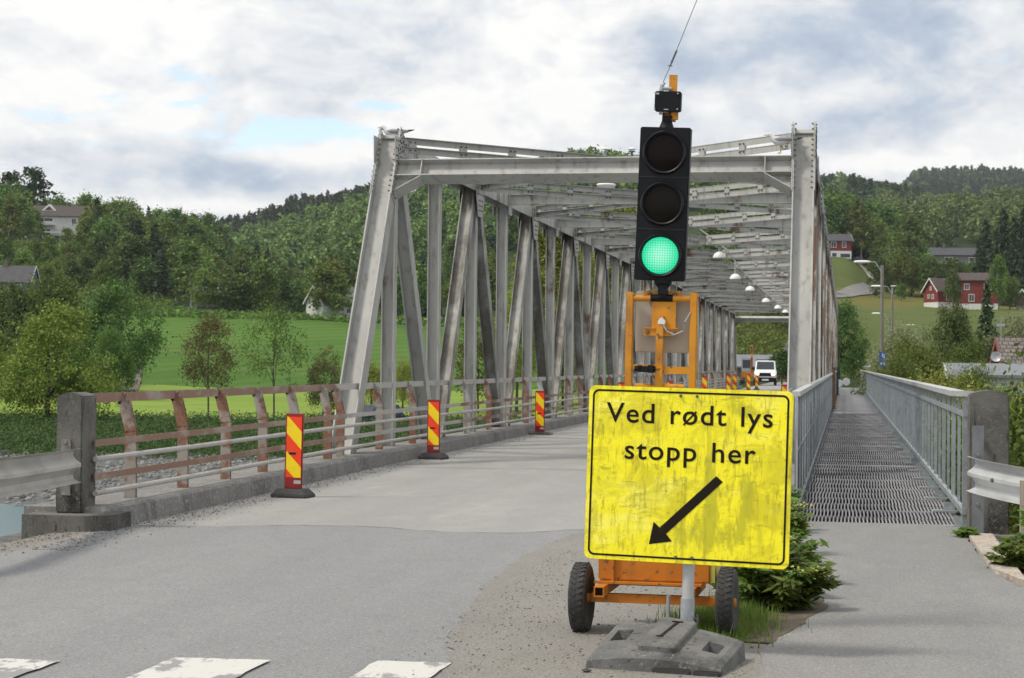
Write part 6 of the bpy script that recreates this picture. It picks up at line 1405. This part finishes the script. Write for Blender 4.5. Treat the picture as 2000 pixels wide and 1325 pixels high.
# ------------------------------------------------------------------ plants beside the footpath
def weed(name, label, X_, Y_, hgt, spread, nst, seed, mat, flower=False, leaf=.05, cat='plant', group=None):
    r = np.random.default_rng(seed); T = thing(name, label, cat, (X_, Y_, 0), 0, group); sm = MB(); P = []; Nn = []; S_ = []; FP = []
    for i in range(nst):
        a = r.uniform(0, 6.28); sp = spread*math.sqrt(r.uniform(0, 1)); h = hgt*r.uniform(.45, 1.05)*(1-.35*(sp/spread)**2)
        b0 = Vector((math.cos(a)*sp*.35, math.sin(a)*sp*.35, 0)); tip = Vector((math.cos(a)*sp, math.sin(a)*sp, h)); mid = b0.lerp(tip, .5)+Vector((0, 0, h*.15))
        pp = [b0+Vector((0, 0, -.02)), b0.lerp(mid, .5)+Vector((0, 0, h*.06)), mid, tip]; sm.tube(pp, [.006, .005, .004, .002], 5)
        for k in range(int(14+h*26)):
            s = r.uniform(.15, 1); q = pp[0].lerp(pp[2], s*2) if s < .5 else pp[2].lerp(pp[3], s*2-1)
            base_ = np.array(q); da = r.uniform(0, 6.28); L_ = leaf*r.uniform(.9, 2.2)
            for j in range(5):  # lobed leaf: five leaflets
                off = (j-2)*.55; d = np.array([math.cos(da+off), math.sin(da+off), r.uniform(-.25, .25)]); P.append(base_+d*L_*.65); nn = np.array([r.normal()*.35, r.normal()*.35-.15, 1.]); Nn.append(nn/np.linalg.norm(nn)); S_.append((L_*.55, d))
        if flower and i % 3 == 0: FP.append(tip)
    V = []; 
    for p, n_, (s, d) in zip(P, Nn, S_):
        d = d-n_*np.dot(d, n_); d /= np.linalg.norm(d)+1e-9; b = np.cross(n_, d); V += [p-d*s*.9, p+b*s*.42-d*s*.1, p+d*s, p-b*s*.42-d*s*.1]
    V = np.array(V); Q = np.arange(len(V)).reshape(-1, 4); link('leaves', np_mesh('leaves', V, Q), mat, T); sm.build('stems', M('weed_stem', (.10, .15, .04), .7), T)
    if FP:
        r2 = np.random.default_rng(seed+1); Pf = np.concatenate([np.array(f)+r2.normal(size=(60, 3))*np.array([.05, .05, .018]) for f in FP]); V, Q = leaf_quads(Pf, unit(r2.normal(size=Pf.shape)*.4+np.array([0, 0, 1.])), .010*r2.uniform(.6, 1.5, len(Pf)), r2, .8)
        link('flower_head', np_mesh('flower_head', V, Q), M('yellow_green_umbel', (.34, .36, .08), .8), T)
    return T
weed('weed_plant', 'tall leafy weed with yellow green umbels leaning over the footpath', -.38, 11.8, .52, .32, 22, 1, LEAF_WEED, True)
weed('weed_plant', 'dense dark leafy weed behind the right trailer wheel', -.50, 11.9, .46, .34, 24, 2, LEAF_WEED)
weed('weed_plant', 'bushy weed in the middle of the strip behind the yellow sign', -.46, 13.2, .42, .34, 22, 3, LEAF_WEED)
weed('weed_plant', 'weed with pale seed heads at the corner of the mesh railing', -.50, 15.2, .50, .22, 10, 4, LEAF_WEED, True)
weed('weed_plant', 'low weeds next to the grating edge', -.54, 17.3, .62, .2, 7, 5, LEAF_WEED)
weed('weed_plant', 'low spreading weed tips at the path edge', -.34, 12.5, .32, .22, 12, 6, LEAF_WEED)
weed('weed_plant', 'small green weed below the right guardrail', 1.33, 14.6, .30, .22, 12, 7, LEAF_WEED)
weed('weed_plant', 'small weed at the foot of the right concrete post', 1.10, 17.2, .14, .10, 6, 8, LEAF_WEED, leaf=.04)
weed('weed_plant', 'broad leaved weed beside the light wooden guardrail post', 1.55, 15.0, .5, .3, 16, 9, LEAF_WEED)
rng = np.random.default_rng(77); n = 15000
gx = np.concatenate([rng.normal(-.72, .13, 6500), rng.normal(-.66, .09, 3500), rng.normal(-.60, .09, 5000)]); gy = np.concatenate([rng.normal(11.0, .35, 6500), rng.normal(11.2, .4, 3500), rng.uniform(11, 18, 5000)])
k = rng.uniform(.35, 1, n); hh = rng.uniform(.04, .13, n)*k; hh[-300:] *= 2.0; la = rng.uniform(0, 6.28, n); ln = hh*rng.uniform(.1, .7, n); w_ = .0032
V = np.stack([np.stack([gx-np.sin(la)*w_, gy+np.cos(la)*w_, 0*gx+.01], 1), np.stack([gx+np.sin(la)*w_, gy-np.cos(la)*w_, 0*gx+.01], 1), np.stack([gx+np.cos(la)*ln, gy+np.sin(la)*ln, hh+.01], 1)], 1).reshape(-1, 3)
tag(link('grass', np_mesh('grass', V, np.arange(3*n).reshape(n, 3)), M_leaf('fresh_grass', ((.08, .14, .02), (.14, .215, .034), (.26, .30, .08)), .3, 3.)), 'fresh grass growing in the strip between the trailer wheel and the footpath', 'grass', kind='stuff')
sheet('soil', wob([(-.98, 10.3), (-.40, 10.3), (-.10, 11.9), (-.30, 14), (-.42, 17.6), (-.62, 17.6), (-.75, 13), (-1.0, 11.6), (-.98, 10.3)], .03, .12, 61)[:-1], M('dry_soil', (.13, .10, .07), .95, 0, [(5, (.08, .065, .045), .4, .65), (30, (.22, .17, .12), .6, .75)]), .0155+.004)
# bushes right of the concrete post
T_HEDGE = tree_proto('broad', g, 2.4, 2.0, .1, LEAF_MD, BARK, 190, 80, .032, .03, clump=.10)
for (X_, Y_, H_, lb) in ((2.75, 20.5, 2.3, 'leafy bush right behind the right concrete post'), (3.6, 19.2, 2.0, 'leafy bush at the right picture edge below the guardrail'), (2.75, 17.9, 1.5, 'low leafy bush behind the right guardrail'), (3.4, 24.5, 2.3, 'higher bush behind the first bush at the right railing')):
    plant('broadleaf_bush', T_HEDGE, X_, Y_, H_+1.2, lb, 'bush', None, None, -1.2+hz(X_, Y_)*0-.35, 1., rs)

# ------------------------------------------------------------------ air
m = MB(); m.box((-300, 1820, 146.8), (5000, 3800, 306.4)); hz_ = m.build('haze', None)
hm = bpy.data.materials.new('pale_air'); hm.use_nodes = True; hn = hm.node_tree
for n_ in list(hn.nodes): hn.nodes.remove(n_)
ho_ = hn.nodes.new('ShaderNodeOutputMaterial'); pv = hn.nodes.new('ShaderNodeVolumePrincipled'); pv.inputs['Density'].default_value = .00007; pv.inputs['Color'].default_value = (.82, .90, 1., 1)
hn.links.new(pv.outputs[0], ho_.inputs['Volume']); hz_.data.materials.append(hm); tag(hz_, 'thin pale summer haze filling the valley air', 'haze', kind='stuff')
